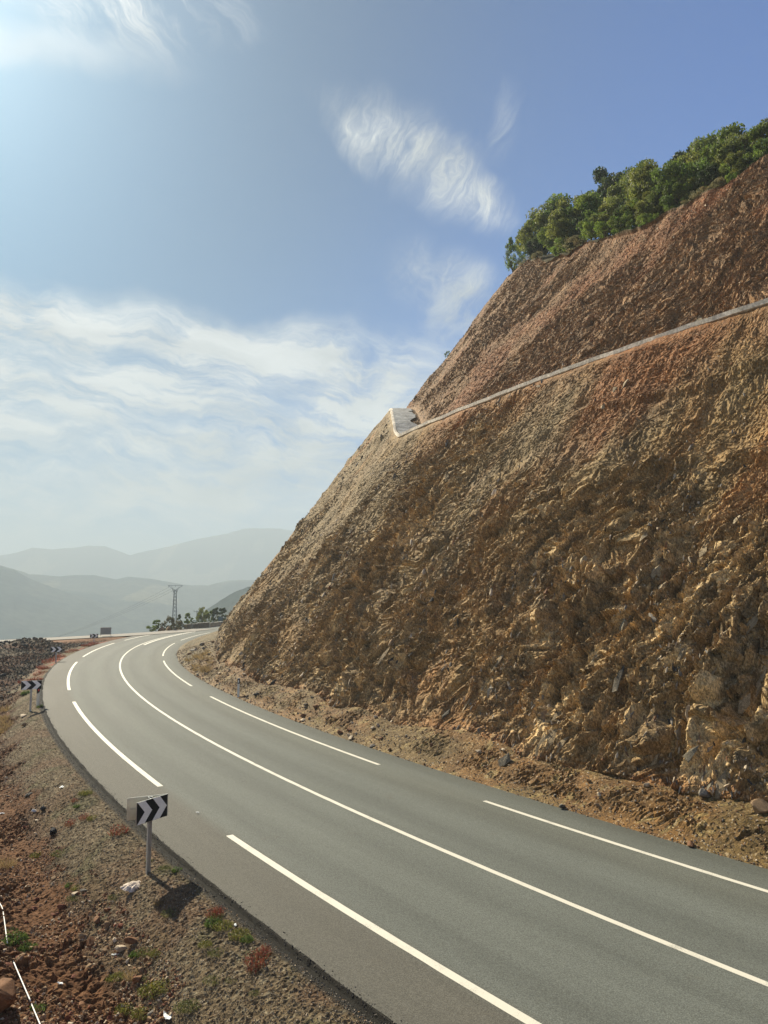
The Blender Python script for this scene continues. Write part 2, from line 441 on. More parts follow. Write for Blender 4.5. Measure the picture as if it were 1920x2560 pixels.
# ------------------------------------------------------------------ road
ss = np.concatenate([np.arange(-60, 0, 1.), np.arange(0, 160, .35), np.arange(160, 320, 2.)])
nn = np.linspace(-EDGE, EDGE, 41)
Sg, Ng = np.meshgrid(ss, nn, indexing='ij')
nj = Ng.copy()
nj[:, 0] -= (vnoise(ss * 2.2, 0, 4) - .5) * .05; nj[:, -1] += (fbm(ss * .9, 0, 8, 4) - .5) * .45      # ragged edge where soil creeps on to it
x, y, _, _ = road_xy(Sg, nj)
structure(grid('road', np.stack([x, y, np.zeros_like(x)], -1), M_road, uv=np.stack([Sg, Ng], -1), smooth=True, flip=True), 'grey asphalt two lane road curving round the cut slope')


def stripe(s0, s1, n0, wd, z=.004):
    s = np.append(np.arange(s0, s1, .4), s1); k = len(s)
    jl = (vnoise(s * 3.1, n0, 12) - .5) * .012; jr = (vnoise(s * 2.7, n0, 13) - .5) * .012
    x0, y0, _, _ = road_xy(s, n0 - wd / 2 + jl); x1, y1, _, _ = road_xy(s, n0 + wd / 2 + jr)
    X = np.stack([np.stack([x0, y0, x0 * 0 + z], -1), np.stack([x1, y1, x1 * 0 + z], -1)], 1)
    return grid('road_marking', X, M_paint, flip=True)


structure(stripe(-60, 84, 0, .135), 'solid white centre line')
structure(stripe(84, 122, .0, .16), 'solid white centre line, far part')
structure(stripe(86, 118, .46, .26), 'second worn white line beside the centre line')
for k in range(-3, 6):
    a = 18.6 + 25.6 * k
    structure(stripe(a, min(a + 20.2, 320), -3.5, .17), 'broken white line at the valley side')
    structure(stripe(a - .9, a + 19.2, 3.5, .135), 'broken white line at the cliff side')


# ------------------------------------------------------------------ left side: verge, ditch, spoil
def left_surface(s, m):
    """s along the road, m metres out from the asphalt edge; returns xyz, colour"""
    s, m = np.broadcast_arrays(np.asarray(s, np.float32), np.asarray(m, np.float32))
    x, y, nx, ny = road_xy(s, -EDGE - m)
    x = x.astype(np.float32); y = y.astype(np.float32)
    far = sstep(s, 30, 95)
    lip = -.10 * sstep(m, .02, .10) - .05 * sstep(m, .16, .30)
    dep = -1.15 * (1 - far) - .35 * far; dep = dep * (1 - sstep(s, 95, 118) * .9)
    low = fbm(s * .35, m * .5, 41, 4) - .5
    mm = m + low * .7
    slope = sstep(mm, .3, 2.6)
    z = lip + (dep + .2) * slope
    bank = np.clip(m - 3.2, 0, None)
    z = z + np.minimum(bank * .16, .75) * (1 - sstep(s, 60, 95) * .8)
    z = z + low * .35 * sstep(m, .6, 3) * (1 - far * .4)
    # dark spoil heap beside the far bend
    hx = (s - 84.) / 5.5; hm = (m - 6.0) / 3.6
    heap = np.exp(-(hx * hx + hm * hm) * 1.2)
    z = z + heap * .95 + sstep(s, 52, 62) * (1 - sstep(s, 78, 92)) * sstep(m, 1.2, 3.5) * .12
    # camera knoll
    d = np.hypot(x, y); z = np.maximum(z, np.where(d < 8, 4.0 - np.clip(d - 1.0, 0, None), -9))
    # land drops away beyond the platform
    e0 = np.array([-32., 122.]); e1 = np.array([-39.5, 111.5]); e2 = np.array([-49.5, 96.]); e3 = np.array([-66., 70.]); e4 = np.array([-92., 35.])
    pts = [np.array([-20., 190.]), np.array([-31.5, 140.]), e0, e1, e2, e3, e4, np.array([-130., -20.])]
    best = np.full(x.shape, 1e9, np.float32)
    for a, b in zip(pts[:-1], pts[1:]):
        dd = b - a; L = np.hypot(*dd); t = np.clip(((x - a[0]) * dd[0] + (y - a[1]) * dd[1]) / L ** 2, 0, 1)
        qx = a[0] + t * dd[0]; qy = a[1] + t * dd[1]; sgn = (dd[0] * (y - a[1]) - dd[1] * (x - a[0])) / L
        dist = np.hypot(x - qx, y - qy) * np.where(sgn < 0, 1, -1)
        best = np.where(np.abs(dist) < np.abs(best), dist, best)
    past = np.clip(best, 0, None)
    # soil platform under the side road
    z = np.where(best > -8, z + (np.clip(-.02, None, None) - z) * sstep(best, -9, -6.5), z) if False else z + (-.03 - z) * sstep(best, -10.5, -7.5) * (1 - sstep(best, .5, 1.5)) * sstep(m, .0, 1.2)
    z = z - past * .62
    # zones
    edge = fbm(s * .55, m * .2, 5, 4) - .5
    rubble = sstep(m + edge * 2.6, 1.55, 2.1) * (1 - sstep(best, -11, -8))
    gravel = sstep(m, .18, .28) * (1 - rubble)
    dark = sstep(s + edge * 14, 44, 58) * rubble
    # stones
    w1, t1, e1_ = facets(s * 3.6 + 9, m * 3.6, 11, 1.2, .5); w2, t2, e2_ = facets(s * 8.5, m * 8.5, 23, 1.1, .5)
    w3, t3, e3_ = facets(s * 19, m * 19, 37, 1.0, .5)
    patch = sstep(fbm(s * .5 + 3, m * .5, 61, 3), .34, .60)
    z = z + rubble * (w1 * .10 * patch + w2 * .055 * (.35 + .65 * patch) + w3 * .022) + gravel * (w3 * .024 + w2 * .012) + dark * w1 * .10
    # colour
    def mixc(a, b, f): return a + (b - a) * f[..., None]
    C = np.zeros(s.shape + (3,), np.float32) + np.array([.022, .021, .020])
    grav = mixc(np.array([.125, .092, .060]), np.array([.195, .160, .115]), t3); grav = mixc(grav, np.array([.29, .26, .21]), (t3 > .88).astype(np.float32) * .7)
    gpatch = sstep(fbm(s * 1.3, m * 1.3, 77, 4), .52, .70)
    grav = mixc(grav, np.array([.075, .085, .035]), gpatch * .5)
    grav = mixc(grav, np.array([.155, .085, .055]), sstep(fbm(s * .8 + 40, m * .8, 79, 4), .50, .66) * .5)
    rub = mixc(np.array([.128, .064, .034]), np.array([.200, .118, .070]), t2); rub = mixc(rub, np.array([.30, .20, .13]), (t1 > .80).astype(np.float32) * .6 * patch)
    rub = mixc(rub, np.array([.150, .082, .040]), (1 - patch) * .6)
    dk = mixc(np.array([.05, .048, .044]), np.array([.17, .16, .15]), t1); dk = mixc(dk, np.array([.12, .065, .045]), sstep(fbm(s * .3, m * .5, 90, 3), .5, .7))
    C = mixc(C, grav, gravel); C = mixc(C, rub, rubble); C = mixc(C, dk, dark)
    redd = sstep(fbm(s * .35 + 5, m * .9, 95, 3), .40, .55) * sstep(s, 50, 66) * sstep(m, .25, .5) * (1 - sstep(m, .9, 1.8))
    C = mixc(C, np.array([.30, .075, .05]), redd * .85)
    plat = sstep(best, -11, -8.5); C = mixc(C, np.array([.23, .12, .07]), plat * sstep(m, .2, .7)); C = mixc(C, np.array([.09, .085, .05]), sstep(best, .2, 1.5))
    C = mixc(C, np.array([.02, .0195, .019]), 1 - sstep(m + (t2 - .5) * .10, .12, .20))
    z = z - .004 * (m < .001)
    C = C * (np.array([.74, .69, .55]) + (np.array([.70, .56, .38]) - np.array([.74, .69, .55])) * rubble[..., None])
    return np.stack([x, y, z], -1), C


sv = [-55.]
while sv[-1] < 175:
    s = sv[-1]; d = math.hypot(*[float(v) for v in road_xy(s, -7)[:2]])
    sv.append(s + (1.2 if s < -12 else .25 if s < 2 else max(.030, .0021 * d if s < 60 else .0030 * d)))
mv = [0., .03, .07, .11]
while mv[-1] < 95:
    m_ = mv[-1]; mv.append(m_ + (.032 if m_ < 4.2 else .032 + (m_ - 4.2) * .045))
Sg, Mg = np.meshgrid(np.array(sv), np.array(mv), indexing='ij')
Xl, Cl = left_surface(Sg, Mg)
structure(grid('verge', Xl, M_verge, Cl), 'gravel verge sloping from the asphalt edge into red rubble')


def on_left(s, m):
    X, _ = left_surface(np.array([float(s)]), np.array([float(m)])); return X[0]


# side road on the valley side
pl = np.array([[-30., 128.], [-32.2, 118.], [-36.6, 108.5], [-46.6, 93.], [-63., 67.], [-88., 33.], [-125., -20.]])
tt = np.linspace(0, len(pl) - 1, 160); cx = np.interp(tt, range(len(pl)), pl[:, 0]); cy = np.interp(tt, range(len(pl)), pl[:, 1])
for _ in range(6): cx[1:-1] = (cx[:-2] + cx[1:-1] + cx[2:]) / 3; cy[1:-1] = (cy[:-2] + cy[1:-1] + cy[2:]) / 3
T = np.stack([np.gradient(cx), np.gradient(cy)], 1); T /= np.hypot(T[:, 0], T[:, 1])[:, None]; nr = np.stack([T[:, 1], -T[:, 0]], 1)
off = np.linspace(-2.6, 2.6, 9)
X = np.stack([cx[:, None] + nr[:, 0:1] * off, cy[:, None] + nr[:, 1:2] * off, np.zeros((160, 9)) + .055], -1)
M_side = mat('pale_road', (.20, .185, .16), .9, .12, .5, .2, 30, fine=(3, .1))
structure(grid('side_road', X, M_side, flip=True), 'pale side road leaving the main road towards the valley')


# ------------------------------------------------------------------ right side: talus, cut slope, bench, upper slope, hill
TH = rad(53.5); LIPZ = 17.35


def nbase(s): return 6.35 + 2.0 * sstep(s, 48, 76) + 3.5 * sstep(s, 95, 135)
def lip_z(s): return np.interp(s, [45.2, 46.8, 48, 49.8, 52.5, 57, 66, 76, 80], [17.35, 17.9, 18.4, 19.2, 20.2, 21.7, 24.0, 26.2, 26.8])
TOPS = np.array([-60, 0, 12, 19.5, 23, 26, 30.8, 40.5, 48.5, 60, 70, 81, 95, 180.]); TOPZ = np.array([33, 31.5, 30.6, 30.6, 30.3, 29.7, 30.2, 33.3, 35, 38.7, 42, 45.5, 47.5, 50.])
def top_z(s): return np.interp(s, TOPS, TOPZ)


sc_ = [-50.]
while sc_[-1] < 175:
    s = sc_[-1]; d = math.hypot(*[float(v) for v in road_xy(s, 12)[:2]])
    sc_.append(s + (.8 if s < -12 else .2 if s < 2 else max(.037, .037 * (d / 24) ** 1.25)))
sc_ = np.array(sc_)
R_TAL, R_LOW, R_BEN, R_UP, R_HILL = 46, 540, 24, 350, 36


def build_cut():
    s = sc_.astype(np.float32)
    nb = nbase(s); lz = lip_z(s); tz = top_z(s) + (fbm(s * .25, 0, 66, 4) - .5) * 1.6
    wig = (fbm(s * .30, 0, 31, 4) - .5) * 1.0
    zb = .85 + wig * .9 + sstep(s, 44, 60) * .35
    k = 1 / math.tan(TH)
    nlip = nb + (lz - .85) * k; nb2 = nlip + 2.4; ntop = nb2 + (tz - lz - .15) * k
    nbz = nb + (zb - .85) * k
    rows_n = []; rows_z = []; wt = []; kind = []
    def seg(n0, z0, n1, z1, R, kd, last=False):
        t = np.linspace(0, 1, R, endpoint=last)[None, :]
        rows_n.append(n0[:, None] + (n1 - n0)[:, None] * t); rows_z.append(z0[:, None] + (z1 - z0)[:, None] * t); kind.append(np.full(R, kd))
    seg(np.full_like(s, EDGE - .35), np.full_like(s, -.05), nbz, zb, R_TAL, 0)
    seg(nbz, zb, nlip, lz, R_LOW, 1)
    seg(nlip, lz, nb2, lz + .15, R_BEN, 2)
    seg(nb2, lz + .15, ntop, tz, R_UP, 3)
    seg(ntop, tz, ntop + 75, tz + 24, R_HILL, 4, True)
    n = np.concatenate(rows_n, 1); z = np.concatenate(rows_z, 1); kind_ = np.broadcast_to(np.concatenate(kind)[None], n.shape)
    Sg = np.broadcast_to(s[:, None], n.shape).astype(np.float32)
    du = np.hypot(np.diff(n, axis=1), np.diff(z, axis=1)); u = np.concatenate([np.zeros((len(s), 1)), np.cumsum(du, 1)], 1).astype(np.float32)
    # talus bulge
    is0 = kind_ == 0; t0 = np.clip((n - EDGE) / (nbz[:, None] - EDGE), 0, 1)
    z = z + np.where(is0, np.sin(t0 * math.pi) * (.10 + .25 * (fbm(Sg * .4, t0, 3, 3) - .5)), 0)
    # warped coordinates
    wx = (fbm(Sg * .5, u * .5, 101, 3) - .5) * 1.6; wy = (fbm(Sg * .5 + 50, u * .5, 102, 3) - .5) * 1.6
    sx = Sg + wx; uy = u + wy
    low = kind_ == 1; up = kind_ == 3
    relz = np.clip(z / LIPZ, 0, 1)
    rk = fbm(Sg * .13 + 2, u * .11, 200, 4)
    # rockiness: strongest low on the near cut
    rocky_low = sstep(rk + .30 * (1 - relz) - .10 - .0022 * np.clip(Sg - 10, 0, 60), .38, .62)
    rocky_up = sstep(fbm(Sg * .12 + u * .05, u * .10, 300, 4), .50, .62) * .6
    rocky = np.where(low, .15 + .85 * rocky_low, np.where(up, rocky_up, 0)).astype(np.float32)
    sh = sx + .35 * uy + (fbm(Sg * .2, u * .2, 103, 3) - .5) * 3      # beds dip steeply, the dip wanders
    A, tA, eA = facets(sh * .95, uy * .45, 401, 1.5, .0)
    B, tB, eB = facets(sh * 2.7, uy * 1.35, 402, 1.9, .0)
    C, tC, eC = facets(sh * 5.8 - .6 * uy, uy * 3.4 + .7 * sx, 403, 1.9, .0)
    D, tD, eD = facets(sx * 9.5 + 2 * uy, uy * 7 - 1.5 * sx, 404, 1.7, .0)
    big = (fbm(Sg * .10, u * .10, 110, 4) - .5); midn = (fbm(Sg * .45, u * .38, 120, 4) - .5)
    rills = (fbm(Sg * 1.6, u * .18, 130, 3) - .5)
    hard = sstep(fbm(Sg * .22 + 8, u * .22, 250, 3), .40, .60)          # where big blocks stand out
    soft_ = sstep(fbm(Sg * .16 + 60, u * .13, 260, 4) - .22 * (1 - relz), .40, .56)      # patches of plain earth without broken rock
    rg = 1 - np.abs(2 * fbm(sh * .75, u * .16, 270, 3) - 1); groove = sstep(rg, .86, .98) * sstep(1 - relz, .25, .8) * (1 - soft_)
    rocky = np.where(low, rocky * (1 - .8 * soft_), rocky).astype(np.float32)
    ledge = sstep(np.abs(((z + fbm(Sg * .12, z * .1, 280, 3) * 5) % 4.6) - 2.3), .5, 0.) * sstep(fbm(Sg * .25, z * .3, 281, 3), .45, .6)
    dl = big * 1.1 + midn * .5 + rills * .22 * (1 - rocky) + rocky * (A * (.07 + .16 * hard) + B * (.08 + .17 * hard)) + (.018 + .080 * rocky) * C + (.024 + .014 * rocky) * D - groove * (.25 + .2 * hard) + ledge * .18
    du_ = big * 1.2 + midn * .45 + rills * .16 + rocky * (A * .12 + B * .15) + (.020 + .06 * rocky) * C + .024 * D
    fade_e = np.where(low, np.clip((lz[:, None] - z) / .8, .25, 1), 1.)
    foot = np.where(low, np.clip((z - zb[:, None]) / 1.2, 0.1, 1), 1)
    d = np.where(low, dl * fade_e * (.35 + .65 * foot), np.where(up, du_ * np.clip((z - lz[:, None]) / 1.2, 0.1, 1), 0))
    scr = sstep(fbm(Sg * .8, u * .8, 140, 3) - .35 * (t0 - .4), .42, .58); tal = .012 * D + scr * (.03 * C + .028 * D + .02 * B) + .02 * midn
    d0 = np.where(is0, tal * np.clip(t0 * 6, 0, 1), 0); d4 = np.where(kind_ == 4, midn * .8, 0); d2 = np.where(kind_ == 2, C * .05 + midn * .1, 0)
    x, y, nx, ny = road_xy(Sg, n - d * math.sin(TH))
    zz = z + d * math.cos(TH) + d0 + d4 + d2
    # colour (albedo only)
    def mx(a, b, f): return a + (b - a) * f[..., None]
    soil_l = mx(np.array([.235, .160, .078]), np.array([.190, .146, .080]), sstep(fbm(Sg * .12, u * .14, 501, 3), .4, .6))
    orange = sstep(fbm(Sg * .30 + .1 * u, u * .07, 502, 4), .53, .68); soil_l = mx(soil_l, np.array([.270, .135, .050]), orange * .75)
    grey = sstep(fbm(Sg * .16 + 30, u * .12, 503, 4) + sstep(Sg, 26, 60) * .26, .50, .70); soil_l = mx(soil_l, np.array([.185, .162, .118]), grey * .8)
    rock_l = mx(np.array([.150, .122, .085]), np.array([.34, .275, .180]), tB * .6 + tC * .4); rock_l = mx(rock_l, np.array([.50, .43, .31]), ((tB > .86) | (tA > .93)).astype(np.float32) * .75)
    rock_l = mx(rock_l, np.array([.085, .078, .066]), (tC < .16).astype(np.float32) * .7)
    cl = mx(soil_l, rock_l, np.clip(rocky * .85, 0, 1))
    soil_u = mx(np.array([.200, .096, .044]), np.array([.190, .118, .064]), sstep(fbm(Sg * .10 + u * .05, u * .08, 511, 4) + .25 * sstep(Sg, 25, 60), .42, .66))
    soil_u = mx(soil_u, np.array([.25, .105, .045]), sstep(fbm(Sg * .14, u * .2, 512, 3), .55, .72) * .6)
    rock_u = mx(np.array([.13, .092, .062]), np.array([.31, .21, .13]), tC)
    cu = mx(soil_u, rock_u, np.clip(rocky * 1.5, 0, 1)); cu = mx(cu, np.array([.42, .31, .23]), (tC > .93).astype(np.float32) * .6)
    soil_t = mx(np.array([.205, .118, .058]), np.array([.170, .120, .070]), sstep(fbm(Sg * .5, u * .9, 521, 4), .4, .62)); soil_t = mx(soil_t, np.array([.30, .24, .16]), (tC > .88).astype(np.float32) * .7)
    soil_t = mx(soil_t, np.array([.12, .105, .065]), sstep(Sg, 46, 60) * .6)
    hill = np.zeros_like(soil_t) + np.array([.075, .072, .035]); bench = np.zeros_like(soil_t) + np.array([.16, .115, .07])
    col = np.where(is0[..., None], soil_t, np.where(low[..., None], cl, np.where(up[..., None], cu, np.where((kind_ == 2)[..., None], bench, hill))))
    # the red earth of the upper slope also stains the top of the lower one
    st = sstep((z - lz[:, None]) / 6. + (fbm(Sg * .30, u * .10, 531, 4) - .5) * 2.6 + 1.1 - 1.6 * sstep(Sg, 26, 52), .2, 1.2); col = np.where(low[..., None], mx(col, np.where((rocky > .8)[..., None], rock_u, soil_u) * 1.05, st * .85), col)
    # soft hand-over talus to cut
    edge = sstep(z - zb[:, None], .0, .5); col = np.where(low[..., None], mx(soil_t, col, edge), col)
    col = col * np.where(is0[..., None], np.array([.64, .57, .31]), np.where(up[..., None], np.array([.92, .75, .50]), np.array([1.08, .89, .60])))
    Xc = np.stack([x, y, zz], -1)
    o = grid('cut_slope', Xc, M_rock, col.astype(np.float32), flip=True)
    structure(o, 'steep brown rocky cut slope with a bench half way up')
    return Xc, nlip, ntop, nb2, tz, lz


CUT, NLIP, NTOP, NB2, TZ, LZ = build_cut()
r0, r1, r2, r3 = R_TAL, R_TAL + R_LOW, R_TAL + R_LOW + R_BEN, R_TAL + R_LOW + R_BEN + R_UP


def cut_at(s, row):
    i = int(np.clip(np.searchsorted(sc_, s), 0, len(sc_) - 1)); return CUT[i, row]


# concrete kerb of the bench drain and the lined ramp
sk = np.concatenate([np.arange(-14, 45, .5), np.arange(45, 78, .4)])
nl = np.interp(sk, sc_, NLIP); zl_ = np.interp(sk, sc_, LZ)
prof = [(-.15, -.10), (-.15, .10), (.04, .12), (.04, -.2)]
jit = (fbm(sk * .5, 0, 71, 3) - .5)
rows = []
for a, b in prof:
    x, y, _, _ = road_xy(sk, nl + a + jit * .12); rows.append(np.stack([x, y, zl_ + b + jit * .16 + (vnoise(sk * 2.3, b * 3, 9) - .5) * .03], -1))
rows.append(rows[0])
structure(grid('drain_kerb', np.stack(rows, 1), M_conc, flip=True), 'pale concrete kerb running along the bench edge')
ska = np.arange(45.6, 76, .35); fa = np.linspace(0, 1, 14)
nl = np.interp(ska, sc_, NLIP); zl_ = np.interp(ska, sc_, LZ)
wdt = (1.75 + .8 * (fbm(ska * .35, 0, 72, 4) - .5) * 2).clip(1.0, 2.1)
nn_ = nl[:, None] + .03 + wdt[:, None] * fa
x, y, _, _ = road_xy(np.broadcast_to(ska[:, None], nn_.shape), nn_)
zz = zl_[:, None] + .13 + .15 * (wdt[:, None] * fa) / 2.4 + (fbm(ska[:, None] * 1.3, fa[None] * 3, 73, 3) - .5) * .08
M_slab = mat('weathered_slab', (.22, .225, .22), .85, .4, 1.2, .5, 14, fine=(5, .3))
structure(grid('drain_lining', np.stack([x, y, zz], -1), M_slab, flip=True), 'grey concrete lining on the ramp at the end of the bench')

# ------------------------------------------------------------------ valley and mountains (one sheet to the horizon)
def ridge(pts, az, wob, seed, sc):
    """height angle (degrees) of a skyline given as picture points"""
    a = []; e = []
    for px, py in pts:
        r = ray(px, py); a.append(math.degrees(math.atan2(r[0], r[1]))); e.append(math.degrees(math.asin(r[2])))
    return np.interp(az, a, e) + (fbm(az * sc, 0 * az, seed, 5, .55) - .5) * wob


azv = np.concatenate([np.arange(-180, -40, 2.), np.arange(-40, -4, .09), np.arange(-4, 181, 2.)])
rr = np.array([0, 30, 60, 90, 120, 150, 200, 260, 330, 420, 520, 640] + list(np.linspace(720, 1500, 34)) + list(np.linspace(1520, 2600, 60)) + list(np.linspace(2640, 4400, 50)) + [5000, 6500])
A_, R_ = np.meshgrid(azv, rr, indexing='ij')
px_, py_ = R_ * np.sin(np.radians(A_)), R_ * np.cos(np.radians(A_))
base = np.interp(R_, [0, 150, 200, 260, 420, 640, 1000, 1500, 2600, 4400, 6500], [-12, -12, -14, -20, -70, -95, -110, -120, -110, -90, -80])
base = base + np.clip(R_ - 300, 0, 1500) / 1500 * (fbm(px_ / 420, py_ / 420, 601, 5) - .5) * 70
def hillz(skyl, r0, wid_near, wid_far, seed, rough):
    el = skyl[:, None]; top = CAM_H + r0 * np.tan(np.radians(el))
    f = np.where(R_ < r0, np.clip(1 - (r0 - R_) / wid_near, 0, 1), np.clip(1 - (R_ - r0) / wid_far, 0, 1))
    spur = (fbm(px_ / rough, py_ / rough, seed, 5) - .5)
    f2 = f ** 1.15
    return base + (top - base) * f2 + spur * (1 - f) * f * 4 * rough * .22
az1 = azv
sk_mid = ridge([(-800, 1440), (-300, 1400), (0, 1411), (40, 1424), (75, 1434), (150, 1440), (190, 1436), (240, 1437), (290, 1447), (320, 1441), (380, 1446), (460, 1461), (520, 1463), (560, 1453), (600, 1449), (700, 1452), (900, 1470)], az1, .10, 611, 1.3)
sk_far = ridge([(-900, 1390), (-300, 1395), (0, 1389), (45, 1381), (81, 1369), (130, 1374), (185, 1368), (222, 1363), (262, 1366), (300, 1378), (325, 1388), (370, 1376), (425, 1364), (500, 1346), (570, 1332), (613, 1320), (700, 1321), (760, 1330), (900, 1360)], az1, .12, 621, 1.1)
sk_spur = ridge([(-800, 1440), (-200, 1400), (0, 1413), (40, 1425), (80, 1448), (150, 1475), (230, 1500), (320, 1530), (400, 1560), (800, 1600)], az1, .10, 631, 1.6)
sk_near = ridge([(300, 1640), (440, 1590), (500, 1532), (515, 1516), (545, 1497), (560, 1486), (600, 1467), (625, 1458), (645, 1455), (760, 1440), (1000, 1420)], az1, .16, 641, 2.5)
Zv = np.maximum.reduce([base, hillz(sk_far, 3500, 900, 900, 602, 330), hillz(sk_mid, 2000, 800, 500, 603, 180), hillz(sk_spur, 1650, 650, 300, 604, 150), hillz(sk_near, 800, 350, 350, 605, 75)])
Zv = np.where((np.abs(A_) > 45) | (A_ > -3), base, Zv)
cv = np.zeros(A_.shape + (3,)) + np.array([.030, .042, .036])
t_ = sstep(fbm(px_ / 90, py_ / 90, 651, 5), .42, .62)[..., None]; cv = cv * (1 - t_) + np.array([.055, .060, .045]) * t_
fld = sstep(fbm(px_ / 130 + 7, py_ / 420, 652, 3), .66, .70)[..., None]; cv = cv * (1 - fld) + np.array([.13, .12, .075]) * fld
structure(grid('valley', np.stack([px_, py_, Zv], -1), M_valley, cv, smooth=True), 'hazy valley with layered mountain ridges')
# FIELDS
# ------------------------------------------------------------------ OBJECTS
rng = np.random.default_rng(7); random.seed(7)
# ---------- rotation helpers
def rz(a): c, s = math.cos(a), math.sin(a); return np.array([[c, -s, 0], [s, c, 0], [0, 0, 1]])
def copy_tree(o, parent=None):
    c = o.copy(); COL.objects.link(c); c.parent = parent
    for ch in list(o.children): copy_tree(ch, c)
    return c
def ground_left(px, py, z0=-.15):
    """point of the left surface seen at a pixel"""
    z = z0
    for _ in range(6):
        x, y = ground(px, py, z); s, n = road_sn(x, y); z = min(max(float(on_left(s, max(-n - EDGE, 0))[2]), -1.4 if py > 1680 else -.3), 2)
    x, y = ground(px, py, z); return x, y, z
def face_angle(x, y): return math.atan2(-x, y) if False else -math.atan2(x, y)

# ---------- chevron signs
PW, PH = .85, .46
def panel(parent, cx, cy, zc, ang, back=False, bolts=True):
    """plate with a black face and two white chevrons; face looks along local -y"""
    if back: ang += math.pi
    p = MB().box((0, 0, 0), (PW, .02, PH)); o = p.build('panel', M_sback, parent, bevel=.003)
    o.location = (cx, cy, zc); o.rotation_euler = (0, 0, ang)
    f = MB().box((0, -.0125, 0), (PW - .012, .004, PH - .012)).build('face', M_black, o)
    for k in (0, 1):
        poly = [((a + .487 * k - .5) * PW, (b - .5) * (PH - .012)) for a, b in ((.02, 1), (.26, 1), (.49, .5), (.26, 0), (.02, 0), (.25, .5))]
        MB().prism(poly, -.0175, -.0148).build('chevron', M_white, o)
    r = MB()
    r.box((0, .014, .0), (PW * .86, .012, .035))
    r.build('stiffener', M_steel, o)
    return o
def ipost(parent, z0, z1, ang=0., x=0., y=0., wdt=.12, dep=.085):
    m = MB(); h = z1 - z0; c = (z0 + z1) / 2; R = rz(ang)
    m.box(R @ np.array([0, 0, 0]) + (x, y, c), (.012, dep - .014, h), R)
    for s_ in (-1, 1): m.box(R @ np.array([0, s_ * dep / 2, 0]) + (x, y, c), (wdt, .01, h), R)
    return m.build('post', M_steel, parent)
px_, py_ = -4.98, 16.97; pz = float(on_left(*(lambda q: (q[0], -q[1] - EDGE))(road_sn(px_, py_)))[2])
def make_sign1():
    t = tag(empty('chevron_sign', (px_, py_, pz)), 'nearest black and white chevron sign, two panels set in a V on one steel post', 'road sign', 'chevron signs along the outside of the bend')
    zc = 1.10 - pz
    L = np.array([-5.13, 16.52]); R = np.array([-4.70, 17.25]); B = np.array([-5.43, 16.88]); o = np.array([px_, py_])
    m1 = (L + R) / 2 - o; m2 = (B + R) / 2 - o
    a1 = math.atan2(*(R - L)[::-1]); a2 = math.atan2(*(R - B)[::-1])
    panel(t, m1[0], m1[1], zc, a1); b = panel(t, m2[0], m2[1] + .015, zc, a2, True); b['label'] = 'rear panel seen from its bare metal back'
    ipost(t, -.4, zc + .24, a1 + math.pi / 2 - .5, 0, 0, .10, .07)
    for dz in (.2, -.16): MB().box((0, .0, zc + dz), (.19, .03, .035), rz(a1 + .9)).build('bracket', M_steel, t)
make_sign1()
def make_sign(px, py, zc_px, label, ang_off=0.):
    x, y, z = ground_left(px, py)
    t = tag(empty('chevron_sign', (x, y, z)), label, 'road sign', 'chevron signs along the outside of the bend')
    D = math.hypot(x, y); r = ray(px, zc_px); zc = CAM_H + D * r[2] / math.hypot(r[0], r[1]) - z
    a = face_angle(x, y) + ang_off
    n = np.array([math.sin(a), -math.cos(a)]) * .07
    panel(t, n[0], n[1], zc, a); ipost(t, -.4, zc + .16, a, 0, 0, .10, .075)
    MB().box((n[0] * .45, n[1] * .45, zc), (.16, .05, .04), rz(a)).build('bracket', M_steel, t)
    return t
PW, PH = .96, .44
make_sign(75.5, 1778, 1712.5, 'second chevron sign from the camera, beside a delineator with a red reflector')
PW = .92
make_sign(139.5, 1657, 1623.5, 'small chevron sign on a post beside the dark rubble heap')
make_sign(234.5, 1610, 1589.5, 'farthest chevron sign, just left of the grey board')

# ---------- delineator posts
def delineator(px, py, label, red, left):
    if left: x, y, z = ground_left(px, py)
    else:
        x, y = ground(px, py, .08); z = .02
    t = tag(empty('delineator_post', (x, y, z)), label, 'delineator post'); a = face_angle(x, y) + (.25 if left else -.2); t.rotation_euler = (0, 0, a)
    w_ = .13 if left else .12; H = 1.03
    MB().add([(-w_ / 2, -.035, -.2), (w_ / 2, -.035, -.2), (w_ / 2, .035, -.2), (-w_ / 2, .035, -.2), (-w_ / 2, -.035, H - (.05 if left else 0)), (w_ / 2, -.035, H), (w_ / 2, .035, H), (-w_ / 2, .035, H - (.05 if left else 0))],
             [(0, 1, 5, 4), (1, 2, 6, 5), (2, 3, 7, 6), (3, 0, 4, 7), (4, 5, 6, 7), (0, 3, 2, 1)]).build('body', M_plast, t)
    d = .08 if left else 0; g = .003
    b = MB(); b.add([(-w_ / 2 - g, -.038, H - .30 - d), (w_ / 2 + g, -.038, H - .30), (w_ / 2 + g, .038, H - .30), (-w_ / 2 - g, .038, H - .30 - d), (-w_ / 2 - g, -.038, H - .02 - d * .6), (w_ / 2 + g, -.038, H - .012), (w_ / 2 + g, .038, H - .012), (-w_ / 2 - g, .038, H - .02 - d * .6)],
                    [(0, 1, 5, 4), (1, 2, 6, 5), (2, 3, 7, 6), (3, 0, 4, 7), (4, 5, 6, 7), (0, 3, 2, 1)])
    bb = b.build('band', M_black, t)
    MB().box((0, -.042, H - .17), (.055, .006, .15)).build('reflector', M_red if red else M_white, t)
delineator(94, 1766, 'white delineator post with black slanted band and red reflector', True, True)
delineator(596, 1740, 'white delineator post with black top and white reflector at the cliff foot', False, False)

